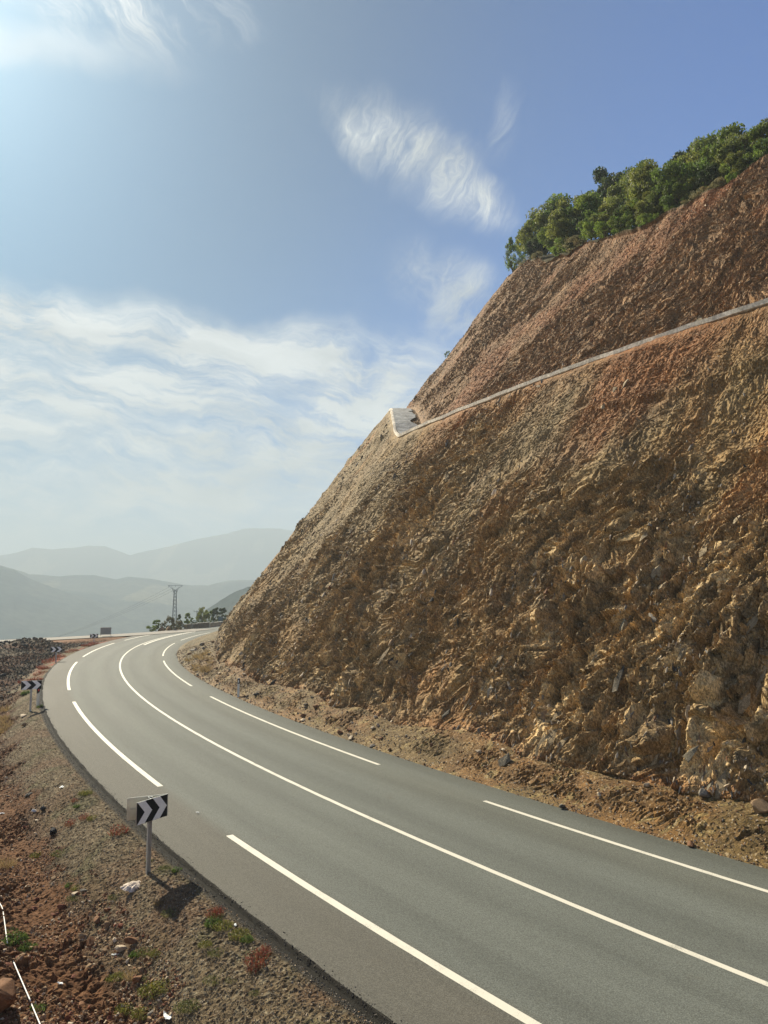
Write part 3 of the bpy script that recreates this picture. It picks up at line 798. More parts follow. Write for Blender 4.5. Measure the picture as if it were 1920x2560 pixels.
# ---------- grey board on two legs
p0 = (*ground(251.7, 1594, -.1), -.1); p1 = (*ground(275.8, 1592, -.1), -.1)
c0 = np.array([(p0[0] + p1[0]) / 2, (p0[1] + p1[1]) / 2, min(p0[2], p1[2])]); W_ = math.hypot(p1[0] - p0[0], p1[1] - p0[1]) * 1.0
W_ = 24 / 1925 * c0[1] * 1.02
t = tag(empty('notice_board', c0, face_angle(c0[0], c0[1]) + .12), 'plain grey rectangular board on two thin legs seen from behind', 'board')
D_ = math.hypot(c0[0], c0[1]); zq = lambda py: CAM_H + D_ * ray(263, py)[2] / math.hypot(*ray(263, py)[:2]) - c0[2]; zt = zq(1569); zb_ = zq(1586)
M_board = mat('grey_board', (.26, .27, .27), .6, .06, 2)
MB().box((0, 0, (zt + zb_) / 2), (W_, .03, zt - zb_)).build('board', M_board, t)
fr = MB()
for sx in (-1, 1): fr.box((sx * W_ / 2, 0, (zt + zb_) / 2), (.05, .05, zt - zb_ + .05))
fr.box((0, 0, zt), (W_, .05, .05)); fr.box((0, 0, zb_), (W_, .05, .04)); fr.build('frame', M_steel, t)
for sx in (-1, 1): MB().bar((sx * W_ / 2, .03, -.4), (sx * W_ / 2, .03, zb_), .03).build('leg', M_steel, t)

# ---------- pylon and poles
D_ = 262.
def zat(py, d, px=437.5): r_ = ray(px, py); return CAM_H + d * r_[2] / math.hypot(r_[0], r_[1])
b = at_dist(437.5, 1500, D_)
t = tag(empty('power_pylon', (b[0], b[1], -11)), 'slim steel lattice pylon with a wide Y shaped head', 'pylon'); t.rotation_euler = (0, 0, face_angle(b[0], b[1]) + .15)
z1 = zat(1474, D_) + 11; z2 = zat(1463.5, D_) + 11
m = MB(); legs = MB()
def wz(z): return .95 - (.95 - .33) * z / z1
for sx, sy in ((1, 1), (1, -1), (-1, 1), (-1, -1)): legs.bar((sx * wz(0), sy * wz(0), 0), (sx * wz(z1), sy * wz(z1), z1), .075, .06, 4)
legs.build('frame', M_pylon, t)
nz = 15; zs = [z1 * (1 - (1 - i / nz) ** 1.15) for i in range(nz + 1)]
for i in range(nz):
    a, c = zs[i], zs[i + 1]
    for q in range(4):
        def corner(k, z): s_ = [(1, 1), (1, -1), (-1, -1), (-1, 1)][k % 4]; return (s_[0] * wz(z), s_[1] * wz(z), z)
        m.bar(corner(q, a), corner(q + 1, c), .04, n=4); m.bar(corner(q + 1, a), corner(q, c), .04, n=4)
m.build('bracing', M_pylon, t)
h_ = MB(); AW = 2.1
for sx in (-1, 1):
    for sy in (-1, 1):
        h_.bar((sx * wz(z1), sy * wz(z1), z1 - 1.3), (sx * .95, sy * .15, z1 + .35), .05, n=4); h_.bar((sx * .95, sy * .15, z1 + .35), (sx * AW, 0, z2 - .12), .045, n=4)
        h_.bar((sx * wz(z1), sy * wz(z1), z1), (sx * .95, sy * .15, z1 + .35), .045, n=4)
    h_.bar((sx * .95, 0, z1 + .35), (sx * 1.25, 0, z2), .03, n=4)
h_.bar((-AW, 0, z2), (AW, 0, z2), .06, n=4); h_.bar((-AW - .25, 0, z2 - .15), (-AW, 0, z2), .05, n=4); h_.bar((AW + .25, 0, z2 + .02), (AW, 0, z2), .05, n=4)
h_.build('head', M_pylon, t)
for xx in (-AW, 0, AW): MB().bar((xx, 0, z2 - .55), (xx, 0, z2), .07).build('insulator', M_pylon, t)
def pole(px, top_py, d, zb, arm, label):
    b = at_dist(px, 1500, d); t = tag(empty('utility_pole', (b[0], b[1], zb), face_angle(b[0], b[1])), label, 'pole', 'thin poles beyond the bend'); zt = zat(top_py, d, px) - zb
    MB().bar((0, 0, 0), (0, 0, zt), .13, .09).build('shaft', M_pylon, t); MB().bar((-arm, 0, zt - .1), (arm, 0, zt - .1), .06, n=4).build('crossarm', M_pylon, t)
    for k in (-1, 0, 1): MB().bar((k * arm * .9, 0, zt - .1), (k * arm * .9, 0, zt + .25), .05, n=5).build('insulator', M_pylon, t)
pole(493, 1528, 190., -9, .75, 'thin pole with short crossarm rising beside the round roadside tree')
pole(606, 1507, 215., -6, .6, 'thin pole top with crossarm showing beside the cliff edge')
def wire(p, q, sag, label):
    pts = [np.array(p) * (1 - u) + np.array(q) * u - np.array([0, 0, sag * 4 * u * (1 - u)]) for u in np.linspace(0, 1, 24)]
    o = MB().tube(pts, .022, 4).build('power_line', M_wire); tag(o, label, 'power line', 'power lines leaving the pylon')
ax = math.cos(face_angle(b[0], b[1]) + .15)
pb = at_dist(437.5, 1463, D_)
wire(at_dist(424, 1467, D_), at_dist(-260, 1640, 420), 9, 'left wire of the three leaving the pylon for the valley')
wire(at_dist(438, 1467, D_), at_dist(-250, 1634, 424), 9, 'middle wire of the three leaving the pylon for the valley')
wire(at_dist(452, 1467, D_), at_dist(-240, 1628, 428), 9, 'right wire of the three leaving the pylon for the valley')

# ---------- rocks
def hull(seed, flat=1., n=13):
    import bmesh
    r = np.random.default_rng(seed); v = r.normal(size=(n, 3)); v /= np.linalg.norm(v, axis=1)[:, None]; v *= r.uniform(.72, 1.05, (n, 1)); v *= (1, r.uniform(.62, .9), flat * r.uniform(.5, .75))
    bm = bmesh.new(); vs = [bm.verts.new(p) for p in v]; bmesh.ops.convex_hull(bm, input=vs); bmesh.ops.delete(bm, geom=[q for q in bm.verts if not q.link_faces], context='VERTS')
    bmesh.ops.triangulate(bm, faces=bm.faces); bm.verts.index_update(); bm.faces.ensure_lookup_table()
    V = np.array([q.co[:] for q in bm.verts]); F = np.array([[q.index for q in f.verts] for f in bm.faces]); bm.free(); return V, F
HULLS = [hull(50 + k) for k in range(12)]
def rock_obj_mesh(k, colour, chips=2):
    """a boulder with split faces: hull cut again by small ledges"""
    import bmesh
    V, F = HULLS[k % 12]; bm = bmesh.new(); vs = [bm.verts.new(p) for p in V]; [bm.faces.new([vs[i] for i in f]) for f in F]
    bmesh.ops.dissolve_limit(bm, angle_limit=rad(14), verts=bm.verts, edges=bm.edges)
    bmesh.ops.bevel(bm, geom=list(bm.edges), offset=.06, segments=1, affect='EDGES'); bmesh.ops.triangulate(bm, faces=bm.faces)
    bmesh.ops.subdivide_edges(bm, edges=bm.edges, cuts=1, use_grid_fill=True)
    r = np.random.default_rng(k)
    for q in bm.verts: q.co *= 1 + r.normal() * .022
    me = bpy.data.meshes.new('rock'); bm.to_mesh(me); bm.free(); a = me.color_attributes.new('Col', 'FLOAT_COLOR', 'POINT')
    c = np.ones((len(me.vertices), 4), np.float32); c[:, :3] = np.array(colour) * r.uniform(.85, 1.15, (len(me.vertices), 1)); a.data.foreach_set('color', c.ravel()); me.materials.append(M_stone); return me
PAL = dict(brown=(.165, .082, .040), tan=(.22, .145, .080), dark=(.042, .040, .038), grey=(.165, .145, .118), cream=(.42, .34, .24), red=(.15, .055, .030), black=(.018, .018, .022), white=(.62, .60, .55))
RM = {c: [rock_obj_mesh(k + 3 * i, PAL[c]) for k in range(5)] for i, c in enumerate(PAL)}
def rock(x, y, z, size, colour, label, group=None, name='rock', flat=1., cat='rock', sink=.25):
    o = bpy.data.objects.new(name, RM[colour][rng.integers(5)]); COL.objects.link(o)
    o.location = (x, y, z + size * .6 * flat * (.5 - sink)); o.scale = (size / 2, size / 2, size / 2 * flat); o.rotation_euler = (rng.uniform(-.4, .4), rng.uniform(-.4, .4), rng.uniform(0, 6.3))
    return tag(o, label, cat, group)
def rock_px(px, py, wpx, colour, label, flat=1., name='rock', cat='rock', group=None, sink=.25):
    x, y, z = ground_left(px, py); d = math.sqrt(x * x + y * y + (CAM_H - z) ** 2); return rock(x, y, z, wpx / 1925 * d * 1.15, colour, label, group, name, flat, cat, sink)
rock_px(327, 2356, 36, 'brown', 'long reddish brown block, largest stone at the edge of the gravel verge', .8)
rock_px(265, 2320, 27, 'tan', 'rounded grey-tan stone at the top of the brown stone cluster', 1.1)
rock_px(226, 2362, 30, 'brown', 'broad brown stone in the cluster left of the long block')
rock_px(208, 2346, 24, 'tan', 'upright tan stone leaning on the broad brown stone', 1.2)
rock_px(243, 2308, 26, 'brown', 'brown stone touching the rounded grey-tan stone')
rock_px(210, 2230, 25, 'grey', 'flat grey slab lying beside a cream stone', .5)
rock_px(188, 2237, 22, 'cream', 'cream coloured stone beside the flat grey slab', .7)
rock_px(155, 2273, 26, 'red', 'reddish stone alone on the red soil above the hose', .9)
rock_px(131, 2086, 26, 'black', 'shiny black lump at the edge of the gravel verge', 1.2)
rock_px(86, 2030, 18, 'white', 'white stone lying beside a dark stone in the ditch', .7)
rock_px(106, 2028, 24, 'dark', 'dark angular stone beside the white stone in the ditch')
rock_px(92, 2052, 12, 'cream', 'small pale stone just below the white stone', .8)
rock_px(70, 1990, 26, 'dark', 'dark slab in the ditch below the second chevron sign', .5)
rock_px(300, 2376, 26, 'cream', 'pale orange stone with white litter on its lower side', .8)
rock_px(350, 2432, 24, 'tan', 'tan stone at the right end of the lower rubble')
rock_px(345, 2452, 26, 'brown', 'brown stone under the tan stone of the lower rubble')
rock_px(378, 2536, 20, 'grey', 'pale grey stone near the bottom edge among weeds', .7)
rock_px(60, 1814, 16, 'tan', 'pale stone in the rubble left of the delineator')
rock_px(58, 1790, 20, 'cream', 'long pale flat stone at the foot of the second chevron sign', .4)
x, y, z = ground_left(-5, 2530); rock(x, y, z, .9, 'brown', 'big dark brown boulder cut by the left edge of the picture', flat=1.1, sink=.1)
# cream concrete spill at the post foot
def spill():
    x, y, z = ground_left(343, 2213); s, n = road_sn(x, y); k = 34
    a = np.linspace(0, 2 * math.pi, k, endpoint=False); V = [(0, 0, .05)]; F = []
    for j, fr_ in enumerate((.35, .7, 1.)):
        for i in range(k):
            r = fr_ * (1 + .35 * (fbm(np.array([i * .9]), np.array([3.]), 5, 2)[0] - .5) * 2 * fr_); px = r * .17 * math.cos(a[i]); py = r * .36 * math.sin(a[i]); V.append((px, py, .055 * (1 - fr_ ** 2) + (-.03 if j == 2 else 0) + rng.uniform(-.008, .008)))
    F += [(0, 1 + i, 1 + (i + 1) % k) for i in range(k)]
    V = np.array(V); m = MB(); m.add(V, F + [(1 + j * k + i, 1 + (j + 1) * k + i, 1 + (j + 1) * k + (i + 1) % k, 1 + j * k + (i + 1) % k) for j in range(2) for i in range(k)])
    M_sp = mat('spilt_concrete', (.60, .50, .40), .9, .25, 14, .9, 60, fine=(40, .3)); o = m.build('concrete_footing', M_sp); o.location = (x, y, z - .0); o.rotation_euler = (rad(-8), rad(16), rad(-38)); tag(o, 'cream lump of spilt concrete at the foot of the nearest sign', 'concrete footing')
spill()
# individually placed rubble stones
def scatter_left(n, s0, s1, m0, m1, sizes, cols, label, group, name='rock', px_ok=True):
    s = rng.uniform(s0, s1, n); m = rng.uniform(m0, m1, n); X, _ = left_surface(s, m)
    for i in range(n):
        rock(*X[i], rng.uniform(*sizes) * rng.uniform(.7, 1.2), cols[rng.integers(len(cols))], label, group, name)
scatter_left(110, 9.5, 22, 1.9, 4.8, (.10, .24), ['brown', 'brown', 'tan', 'red'], 'angular brown stone loose in the red rubble near the camera', 'brown stones of the near rubble')
scatter_left(60, 22, 45, 1.8, 5.5, (.12, .28), ['brown', 'tan', 'grey', 'cream'], 'stone in the rubble between the first two chevron signs', 'stones of the farther rubble')
scatter_left(70, 46, 90, 2.2, 9, (.25, .6), ['dark', 'dark', 'dark', 'grey'], 'dark stone in the dark rubble field by the far bend', 'dark stones of the rubble field')
def heapstones(n):
    s = 84 + rng.normal(0, 3., n); m = 6 + rng.normal(0, 1.9, n); X, _ = left_surface(s, np.clip(m, 1.8, 20))
    for i in range(n): rock(*X[i], rng.uniform(.4, .85), ['dark', 'dark', 'dark'][rng.integers(3)], 'dark block piled on the spoil heap at the left edge', 'dark blocks of the spoil heap')
heapstones(45)
s = rng.uniform(86, 94, 12); X, _ = left_surface(s, rng.uniform(1.2, 2.6, 12))
for i in range(12): rock(*X[i], rng.uniform(.35, .7), 'dark', 'dark block in the small pile below the grey board', 'dark blocks below the grey board')
# cliff foot stones
for i in range(70):
    s = rng.choice([rng.uniform(4, 30), rng.uniform(20, 75)]); row = rng.integers(3, R_TAL - 4); p = cut_at(s, row); rock(*p, rng.uniform(.10, .26) * (1 + s / 60), ['tan', 'grey', 'tan', 'cream', 'brown'][rng.integers(5)], 'loose stone on the earth strip between road and cliff', 'stones fallen at the cliff foot')
for (s, row, sz, c, lb) in ((5.6, R_TAL - 6, .62, 'tan', 'large tan fallen block at the cliff foot by the right edge'), (7.1, R_TAL - 3, .5, 'grey', 'grey fallen block just left of the large tan block'), (34.5, 14, .45, 'dark', 'dark stone on the earth strip near the delineator'), (66, 22, 1.1, 'grey', 'large grey block on the mound at the inside of the bend'), (69, 30, .9, 'grey', 'second grey block on the mound at the inside of the bend, higher up')):
    p = cut_at(s, row); rock(*p, sz, c, lb)
# pale splinters standing out of the cut, found by where they show
_d = CUT.reshape(-1, 3) - np.array([0, 0, CAM_H]); _yy = _d[:, 1] * math.cos(PITCH) + _d[:, 2] * math.sin(PITCH); _zz = -_d[:, 1] * math.sin(PITCH) + _d[:, 2] * math.cos(PITCH); _yy = np.where(_yy < 1, 1e9, _yy)
_pu = 960 + 1925 * _d[:, 0] / _yy; _pv = 1280 - 1925 * _zz / _yy
def splinter_mesh(k, colour):
    V, F = hull(300 + k, 1., 10); r_ = np.random.default_rng(k); c = np.array(colour) * r_.uniform(.8, 1.15, (len(V), 1)); V = V[F].reshape(-1, 3); c = c[F].reshape(-1, 3) * np.repeat(r_.uniform(.75, 1.2, (len(F), 1)), 3, 0)
    o = mesh_np('rock_splinter', V, np.arange(len(V)).reshape(-1, 3), M_rock, None, c); me = o.data; bpy.data.objects.remove(o); return me
SPC = dict(cream=(.34, .27, .17), tan=(.24, .18, .105), grey=(.17, .145, .10), dark=(.07, .06, .045))
RS = {c: [splinter_mesh(k + 7 * i, v) for k in range(4)] for i, (c, v) in enumerate(SPC.items())}
def cut_px(px, py):
    i = int(((_pu - px) ** 2 + (_pv - py) ** 2 + (_yy > 500) * 1e9).argmin()); return CUT.reshape(-1, 3)[i]
for px, py, wp, hp, c in ((1372, 1850, 44, 120, 'tan'), (1402, 1868, 38, 96, 'tan'), (1388, 1790, 26, 90, 'tan'), (1645, 1435, 40, 66, 'cream'), (1664, 1470, 32, 50, 'cream'), (1628, 1410, 22, 50, 'tan'), (1345, 1500, 18, 66, 'cream'), (1410, 1498, 15, 40, 'tan'), (1790, 1670, 20, 70, 'cream'), (1815, 1590, 30, 40, 'cream'),
    (1905, 1690, 30, 110, 'tan'), (1700, 1640, 20, 60, 'tan'), (1490, 1640, 20, 66, 'cream'), (1240, 1660, 17, 70, 'tan'), (1050, 1540, 16, 56, 'cream'), (960, 1640, 15, 60, 'tan'), (1610, 1340, 18, 44, 'cream'), (1880, 1560, 22, 66, 'tan'), (1262, 1905, 36, 66, 'dark'), (1800, 1965, 28, 62, 'tan'), (1765, 1975, 22, 60, 'grey'), (1548, 1700, 26, 90, 'dark'),
    (1560, 960, 34, 40, 'cream'), (1535, 975, 22, 26, 'tan'), (1745, 800, 22, 32, 'cream'), (1510, 1015, 16, 22, 'cream'), (1730, 1880, 26, 56, 'grey'), (1640, 1900, 24, 44, 'tan'), (1560, 1560, 24, 60, 'grey'), (1860, 1760, 30, 50, 'tan'), (1165, 1760, 18, 60, 'cream'), (1110, 1790, 20, 44, 'dark'), (1460, 1400, 18, 36, 'cream'), (1200, 1400, 14, 30, 'cream'), (1330, 1230, 14, 26, 'tan'), (1760, 1380, 24, 50, 'tan'), (1840, 1300, 26, 44, 'cream')):
    p = cut_px(px, py); d = np.linalg.norm(p - (0, 0, CAM_H)); o = bpy.data.objects.new('rock_splinter', RS[c][rng.integers(4)]); COL.objects.link(o); o.location = p
    u_ = road_sn(p[0], p[1]); nx = float(np.interp(u_[0], CS, CN[:, 0])); ny = float(np.interp(u_[0], CS, CN[:, 1])); k = 1 / math.tan(TH)
    up_ = mathutils.Vector((nx * k, ny * k, 1)).normalized(); out = mathutils.Vector((-nx, -ny, k)).normalized(); side = up_.cross(out)
    o.matrix_world = mathutils.Matrix.Translation(p) @ (mathutils.Matrix((side, out, up_)).transposed().to_4x4() @ mathutils.Matrix.Rotation(rng.uniform(-.1, .35), 4, 'Y') @ mathutils.Matrix.Diagonal((wp / 1925 * d * .62, wp / 1925 * d * .38, hp / 1925 * d * .80, 1)))
    tag(o, 'pale or dark splinter of rock standing proud of the cut face', 'rock', 'rock splinters in the cut face')
# small stones: uncountable
def merged_stones(name, P, sizes, colours, label, along=None):
    V = []; F = []; Cc = []; k0 = 0; n = len(P)
    which = rng.integers(0, 12, n); q = rng.normal(size=(n, 4)); q /= np.linalg.norm(q, axis=1)[:, None]
    w_, x_, y_, z_ = q.T; R = np.stack([1 - 2 * (y_ * y_ + z_ * z_), 2 * (x_ * y_ - z_ * w_), 2 * (x_ * z_ + y_ * w_), 2 * (x_ * y_ + z_ * w_), 1 - 2 * (x_ * x_ + z_ * z_), 2 * (y_ * z_ - x_ * w_), 2 * (x_ * z_ - y_ * w_), 2 * (y_ * z_ + x_ * w_), 1 - 2 * (x_ * x_ + y_ * y_)], 1).reshape(n, 3, 3)
    stretch = 1.
    if along is not None:      # long flakes standing in the bedding direction
        a_ = along + rng.normal(0, .28, (n, 3)); a_ /= np.linalg.norm(a_, axis=1)[:, None]; b_ = rng.normal(size=(n, 3)); b_ -= (a_ * b_).sum(1)[:, None] * a_; b_ /= np.linalg.norm(b_, axis=1)[:, None]
        R = np.stack([a_, b_, np.cross(a_, b_)], 2); stretch = np.array([1.9, .8, .7])
    for h in range(12):
        i = np.where(which == h)[0]
        if not len(i): continue
        hv, hf = HULLS[h]; hv = hv * stretch; v = np.einsum('nij,kj->nki', R[i], hv) * sizes[i][:, None, None] / 2 + P[i][:, None, :]
        V.append(v.reshape(-1, 3)); F.append((hf[None] + (np.arange(len(i)) * len(hv))[:, None, None] + k0).reshape(-1, 3)); Cc.append(np.repeat(colours[i], len(hv), 0)); k0 += len(i) * len(hv)
    o = mesh_np(name, np.concatenate(V), np.concatenate(F), M_stone, None, np.concatenate(Cc)); tag(o, label, None, None, 'stuff')
def pick(cols, n): c = np.array([PAL[k] for k in cols]); return c[rng.integers(0, len(cols), n)] * rng.uniform(.7, 1.3, (n, 1))
n = 34000; s = 8 + 40 * rng.random(n) ** 1.9; m = 1.35 + 4.9 * rng.random(n); X, _ = left_surface(s, m); keep = fbm(s * .9, m * .9, 333, 3) + .12 * (m > 1.7) > .50 + .1 * rng.random(n); X = X[keep]
merged_stones('rubble', X, rng.uniform(.022, .10, len(X)) * (1 + .7 * (rng.random(len(X)) > .88)), pick(['brown', 'brown', 'tan', 'tan', 'brown', 'tan', 'red', 'cream'], len(X)), 'fine red-brown rubble in the ditch')
n = 60000; s = 3 + 40 * rng.random(n) ** 1.7; m = .10 + 2.0 * rng.random(n) ** .9; X, _ = left_surface(s, m)
merged_stones('gravel', X, rng.uniform(.012, .040, n), pick(['grey', 'tan', 'grey', 'cream', 'dark', 'tan', 'grey', 'dark'], n), 'fine grey gravel on the verge')
n = 5000; s = 4 + 46 * rng.random(n) ** 1.4; m = rng.normal(.07, .09, n).clip(-.12, .4); X, _ = left_surface(s, np.clip(m, 0, 9)); xx, yy, _, _ = road_xy(s, -EDGE - m); X[:, 0] = xx; X[:, 1] = yy
merged_stones('asphalt_crumbs', X, rng.uniform(.012, .045, n), pick(['dark', 'black', 'dark', 'grey'], n), 'crumbled dark asphalt along the road edge')
n = 7000; s = 48 + 44 * rng.random(n); m = 1.6 + 9 * rng.random(n); X, _ = left_surface(s, m)
merged_stones('dark_rubble', X, rng.uniform(.07, .26, n), pick(['dark', 'dark', 'grey', 'dark', 'brown'], n), 'dark broken stone field by the far bend')
n = 9000; s = 3 + 72 * rng.random(n) ** 1.6; row = rng.random(n) ** 1.2 * (R_TAL + 4); i0 = np.clip(np.searchsorted(sc_, s), 0, len(sc_) - 1); X = CUT[i0, row.astype(int)] + rng.normal(0, .02, (n, 3)) * (1, 1, .3); row = row * (.5 + rng.random(n) * .5)
merged_stones('scree', X, rng.uniform(.02, .075, n) * (1 + s / 45), pick(['tan', 'brown', 'grey', 'cream', 'tan', 'brown'], n), 'small stones on the earth strip at the cliff foot')
# stones lodged in the cut
def slope_up(s):
    x, y, nx, ny = road_xy(s, np.zeros_like(s)); k = 1 / math.tan(TH); v = np.stack([nx * k - ny * .28, ny * k + nx * .28, np.ones_like(nx)], 1); return v / np.linalg.norm(v, axis=1)[:, None]
n = 15000; s = 3 + 80 * rng.random(n) ** 1.5; row = R_TAL + rng.random(n) ** 1.25 * R_LOW; i0 = np.clip(np.searchsorted(sc_, s), 0, len(sc_) - 1); X = CUT[i0, row.astype(int)]
kp = fbm(s * .45, row * .014, 555, 4) + .1 * (rng.random(n) - .5) > .50 + .0003 * (row - R_TAL); X = X[kp]; s = s[kp]
merged_stones('lodged_stones', X, rng.uniform(.05, .15, len(X)) * (1 + s / 80) * (1 + 1.0 * (rng.random(len(X)) > .94)), pick(['tan', 'grey', 'cream', 'tan', 'brown', 'cream', 'grey', 'dark'], len(X)), 'splintered stones lodged in the lower cut face', slope_up(s))
n = 9000; s = 8 + 80 * rng.random(n) ** 1.3; row = r2 + 8 + rng.random(n) * (R_UP - 12); i0 = np.clip(np.searchsorted(sc_, s), 0, len(sc_) - 1); X = CUT[i0, row.astype(int)]
kp = fbm(s * .4 + row * .005, row * .014, 556, 4) > .44; X = X[kp]; s = s[kp]
merged_stones('upper_stones', X, rng.uniform(.04, .14, len(X)) * (1 + s / 100), pick(['tan', 'brown', 'cream', 'brown', 'red', 'tan'], len(X)), 'small stones lodged in the upper red slope', slope_up(s))

# ---------- litter and hose
def litter(px, py, size, label, left=True, c=M_white):
    if left: x, y, z = ground_left(px, py)
    else: (x, y), z = ground(px, py, .01), .008
    k = 9; V = []
    for i in range(k):
        for j in range(4): V.append(((i / (k - 1) - .5) * size, (j / 3 - .5) * size * .42 * (1 - .5 * abs(i / (k - 1) - .5)), size * .14 * rng.random() + .01))
    F = [(i * 4 + j, i * 4 + j + 1, (i + 1) * 4 + j + 1, (i + 1) * 4 + j) for i in range(k - 1) for j in range(3)]
    o = MB().add(V, F).build('litter', c); md = o.modifiers.new('t', 'SOLIDIFY'); md.thickness = .004
    o.location = (x, y, z + .01); o.rotation_euler = (0, 0, rng.uniform(0, 6)); tag(o, label, 'litter')
M_litter = mat('litter_plastic', (.66, .68, .66), .5, .2, 20)
litter(494, 2033, .10, 'scrap of white paper on the asphalt above the nearest sign', False, M_litter)
litter(155, 1970, .26, 'crumpled white strip standing on the gravel verge', True, M_litter)
litter(6, 2036, .20, 'white and pale blue wrapper at the left picture edge', True, M_litter)
litter(289, 2390, .14, 'small white wrapper below the pale orange stone', True, M_litter)
litter(418, 2545, .26, 'white plastic strip in the weeds at the bottom edge', True, M_litter)
litter(150, 2462, .12, 'white scrap in the red rubble beside the hose', True, M_litter)
litter(588, 2316, .10, 'white scrap on the green clump by the asphalt edge', True, M_litter)
def hose(pts, label):
    P = []
    for (a, b_) in zip(pts[:-1], pts[1:]):
        for u in np.linspace(0, 1, 8, endpoint=False): P.append(ground_left(a[0] + (b_[0] - a[0]) * u, a[1] + (b_[1] - a[1]) * u))
    P.append(ground_left(*pts[-1])); P = np.array(P); P[:, 2] += .05
    for _ in range(4): P[1:-1] = (P[:-2] + P[1:-1] * 2 + P[2:]) / 4
    o = MB().tube(P, .011, 7).build('hose', M_hose, smooth=True); tag(o, label, 'hose', 'white hose lengths on the red soil')
hose([(-30, 2235), (-5, 2258), (6, 2276), (11, 2310), (18, 2365)], 'curved upper length of white hose beside the green weeds')
hose([(32, 2408), (54, 2460), (76, 2511)], 'straight middle length of white hose on the red soil')
hose([(78, 2518), (98, 2565), (120, 2620)], 'lowest length of white hose running out of the bottom edge')

# ---------- foliage
def leaves(P, size, col, seed, up=.3):
    """leaf quads at points P"""
    r = np.random.default_rng(seed); n = len(P); a = r.normal(size=(n, 3)); a /= np.linalg.norm(a, axis=1)[:, None]; b_ = r.normal(size=(n, 3)); b_ -= (a * b_).sum(1)[:, None] * a; b_ /= np.linalg.norm(b_, axis=1)[:, None]
    s = size * r.uniform(.6, 1.3, (n, 1)); c_ = np.cross(a, b_) * .2
    V = np.stack([P - a * s, P + b_ * s * .5 + c_ * s, P + a * s, P - b_ * s * .5 + c_ * s], 1).reshape(-1, 3); F = np.arange(4 * n).reshape(n, 4)
    return V, F, np.repeat(col, 4, 0)
def crown(seed, nclus, nleaf, size, rx, zlo, zhi, base_col, dark=.0):
    r = np.random.default_rng(seed); P = []; Cc = []
    for k in range(nclus):
        u = r.normal(size=3); u /= np.linalg.norm(u); rr_ = r.uniform(.45, 1.0) ** .6
        zc = (zlo + zhi) / 2 + u[2] * (zhi - zlo) / 2 * rr_; w_ = rx * (1.05 - .35 * max(0, (zc - zlo) / (zhi - zlo) - .5))
        c = np.array([u[0] * w_ * rr_, u[1] * w_ * rr_, zc]); cr = rx * r.uniform(.22, .40)
        n = int(nleaf * r.uniform(.5, 1.4)); d = r.normal(size=(n, 3)); d /= np.linalg.norm(d, axis=1)[:, None]; d *= (r.random((n, 1)) ** .45) * cr; d[:, 2] *= .75
        P.append(c + d); v = r.uniform(.72, 1.3); h = r.uniform(-.12, .12); col = np.array(base_col) * v * (1 + h, 1, 1 - h); Cc.append(col * r.uniform(.8, 1.25, (n, 1)))
    return leaves(np.concatenate(P), size, np.concatenate(Cc), seed + 1)
def trunk_mesh(seed, H=.45, r0=.03, limbs=7, rx=.3):
    r = np.random.default_rng(seed); m = MB(); p = [(0, 0, -.06)]; x = y = 0
    for k in range(6): x += r.normal() * .018; y += r.normal() * .018; p.append((x, y, H * (k + 1) / 6))
    m.tube(p, [r0 * (1.25 - .12 * k) for k in range(7)], 7)
    for l in range(limbs):
        k = r.integers(2, 7); q = np.array(p[k]); a = l * 2.4 + r.uniform(-.4, .4); e = q + np.array([math.cos(a) * rx * r.uniform(.5, .95), math.sin(a) * rx * r.uniform(.5, .95), r.uniform(.12, .42)])
        mid_ = (q + e) / 2 + np.array([0, 0, -.04]) + r.normal(size=3) * .02; m.tube([q, mid_, e], [r0 * .55, r0 * .35, r0 * .12], 5)
    return m
GREEN = (.125, .180, .030); OLIVE = (.155, .180, .040); DARK = (.050, .075, .028); BRIGHT = (.17, .24, .035); DRY = (.22, .19, .09); BROWNG = (.085, .075, .028)
def variant(seed, kind):
    if kind == 'bush': V, F, c = crown(seed, 22, 150, .034, .5, .10, 1., GREEN)
    elif kind == 'bright': V, F, c = crown(seed, 22, 150, .034, .5, .10, 1., BRIGHT)
    elif kind == 'dry': V, F, c = crown(seed, 16, 110, .04, .62, .05, .85, DRY)
    elif kind == 'brown': V, F, c = crown(seed, 20, 110, .045, .55, .05, 1., BROWNG)
    elif kind == 'dark': V, F, c = crown(seed, 34, 190, .026, .34, .20, 1., DARK)
    elif kind == 'cone': V, F, c = crown(seed, 26, 110, .042, .26, .06, 1., DARK)
    elif kind == 'olive': V, F, c = crown(seed, 36, 190, .026, .46, .24, 1., OLIVE)
    elif kind == 'slim': V, F, c = crown(seed, 20, 95, .045, .24, .12, 1., GREEN)
    else: V, F, c = crown(seed, 36, 190, .026, .42, .26, 1., GREEN)
    o = mesh_np('crown', V, F, M_leaf, None, c); t = trunk_mesh(seed, .5 if kind in ('tree', 'olive', 'dark') else .4, .022 if kind in ('tree', 'olive', 'dark') else .018, 9, .36).build('trunk', M_bark)
    r_ = (o.data, t.data); bpy.data.objects.remove(o); bpy.data.objects.remove(t); return r_
VAR = {k: [variant(1000 + 17 * i + 101 * j, k) for j in range(3 if k in ('tree', 'olive', 'bush') else 2)] for i, k in enumerate(('tree', 'olive', 'dark', 'bush', 'bright', 'dry', 'brown', 'cone', 'slim'))}
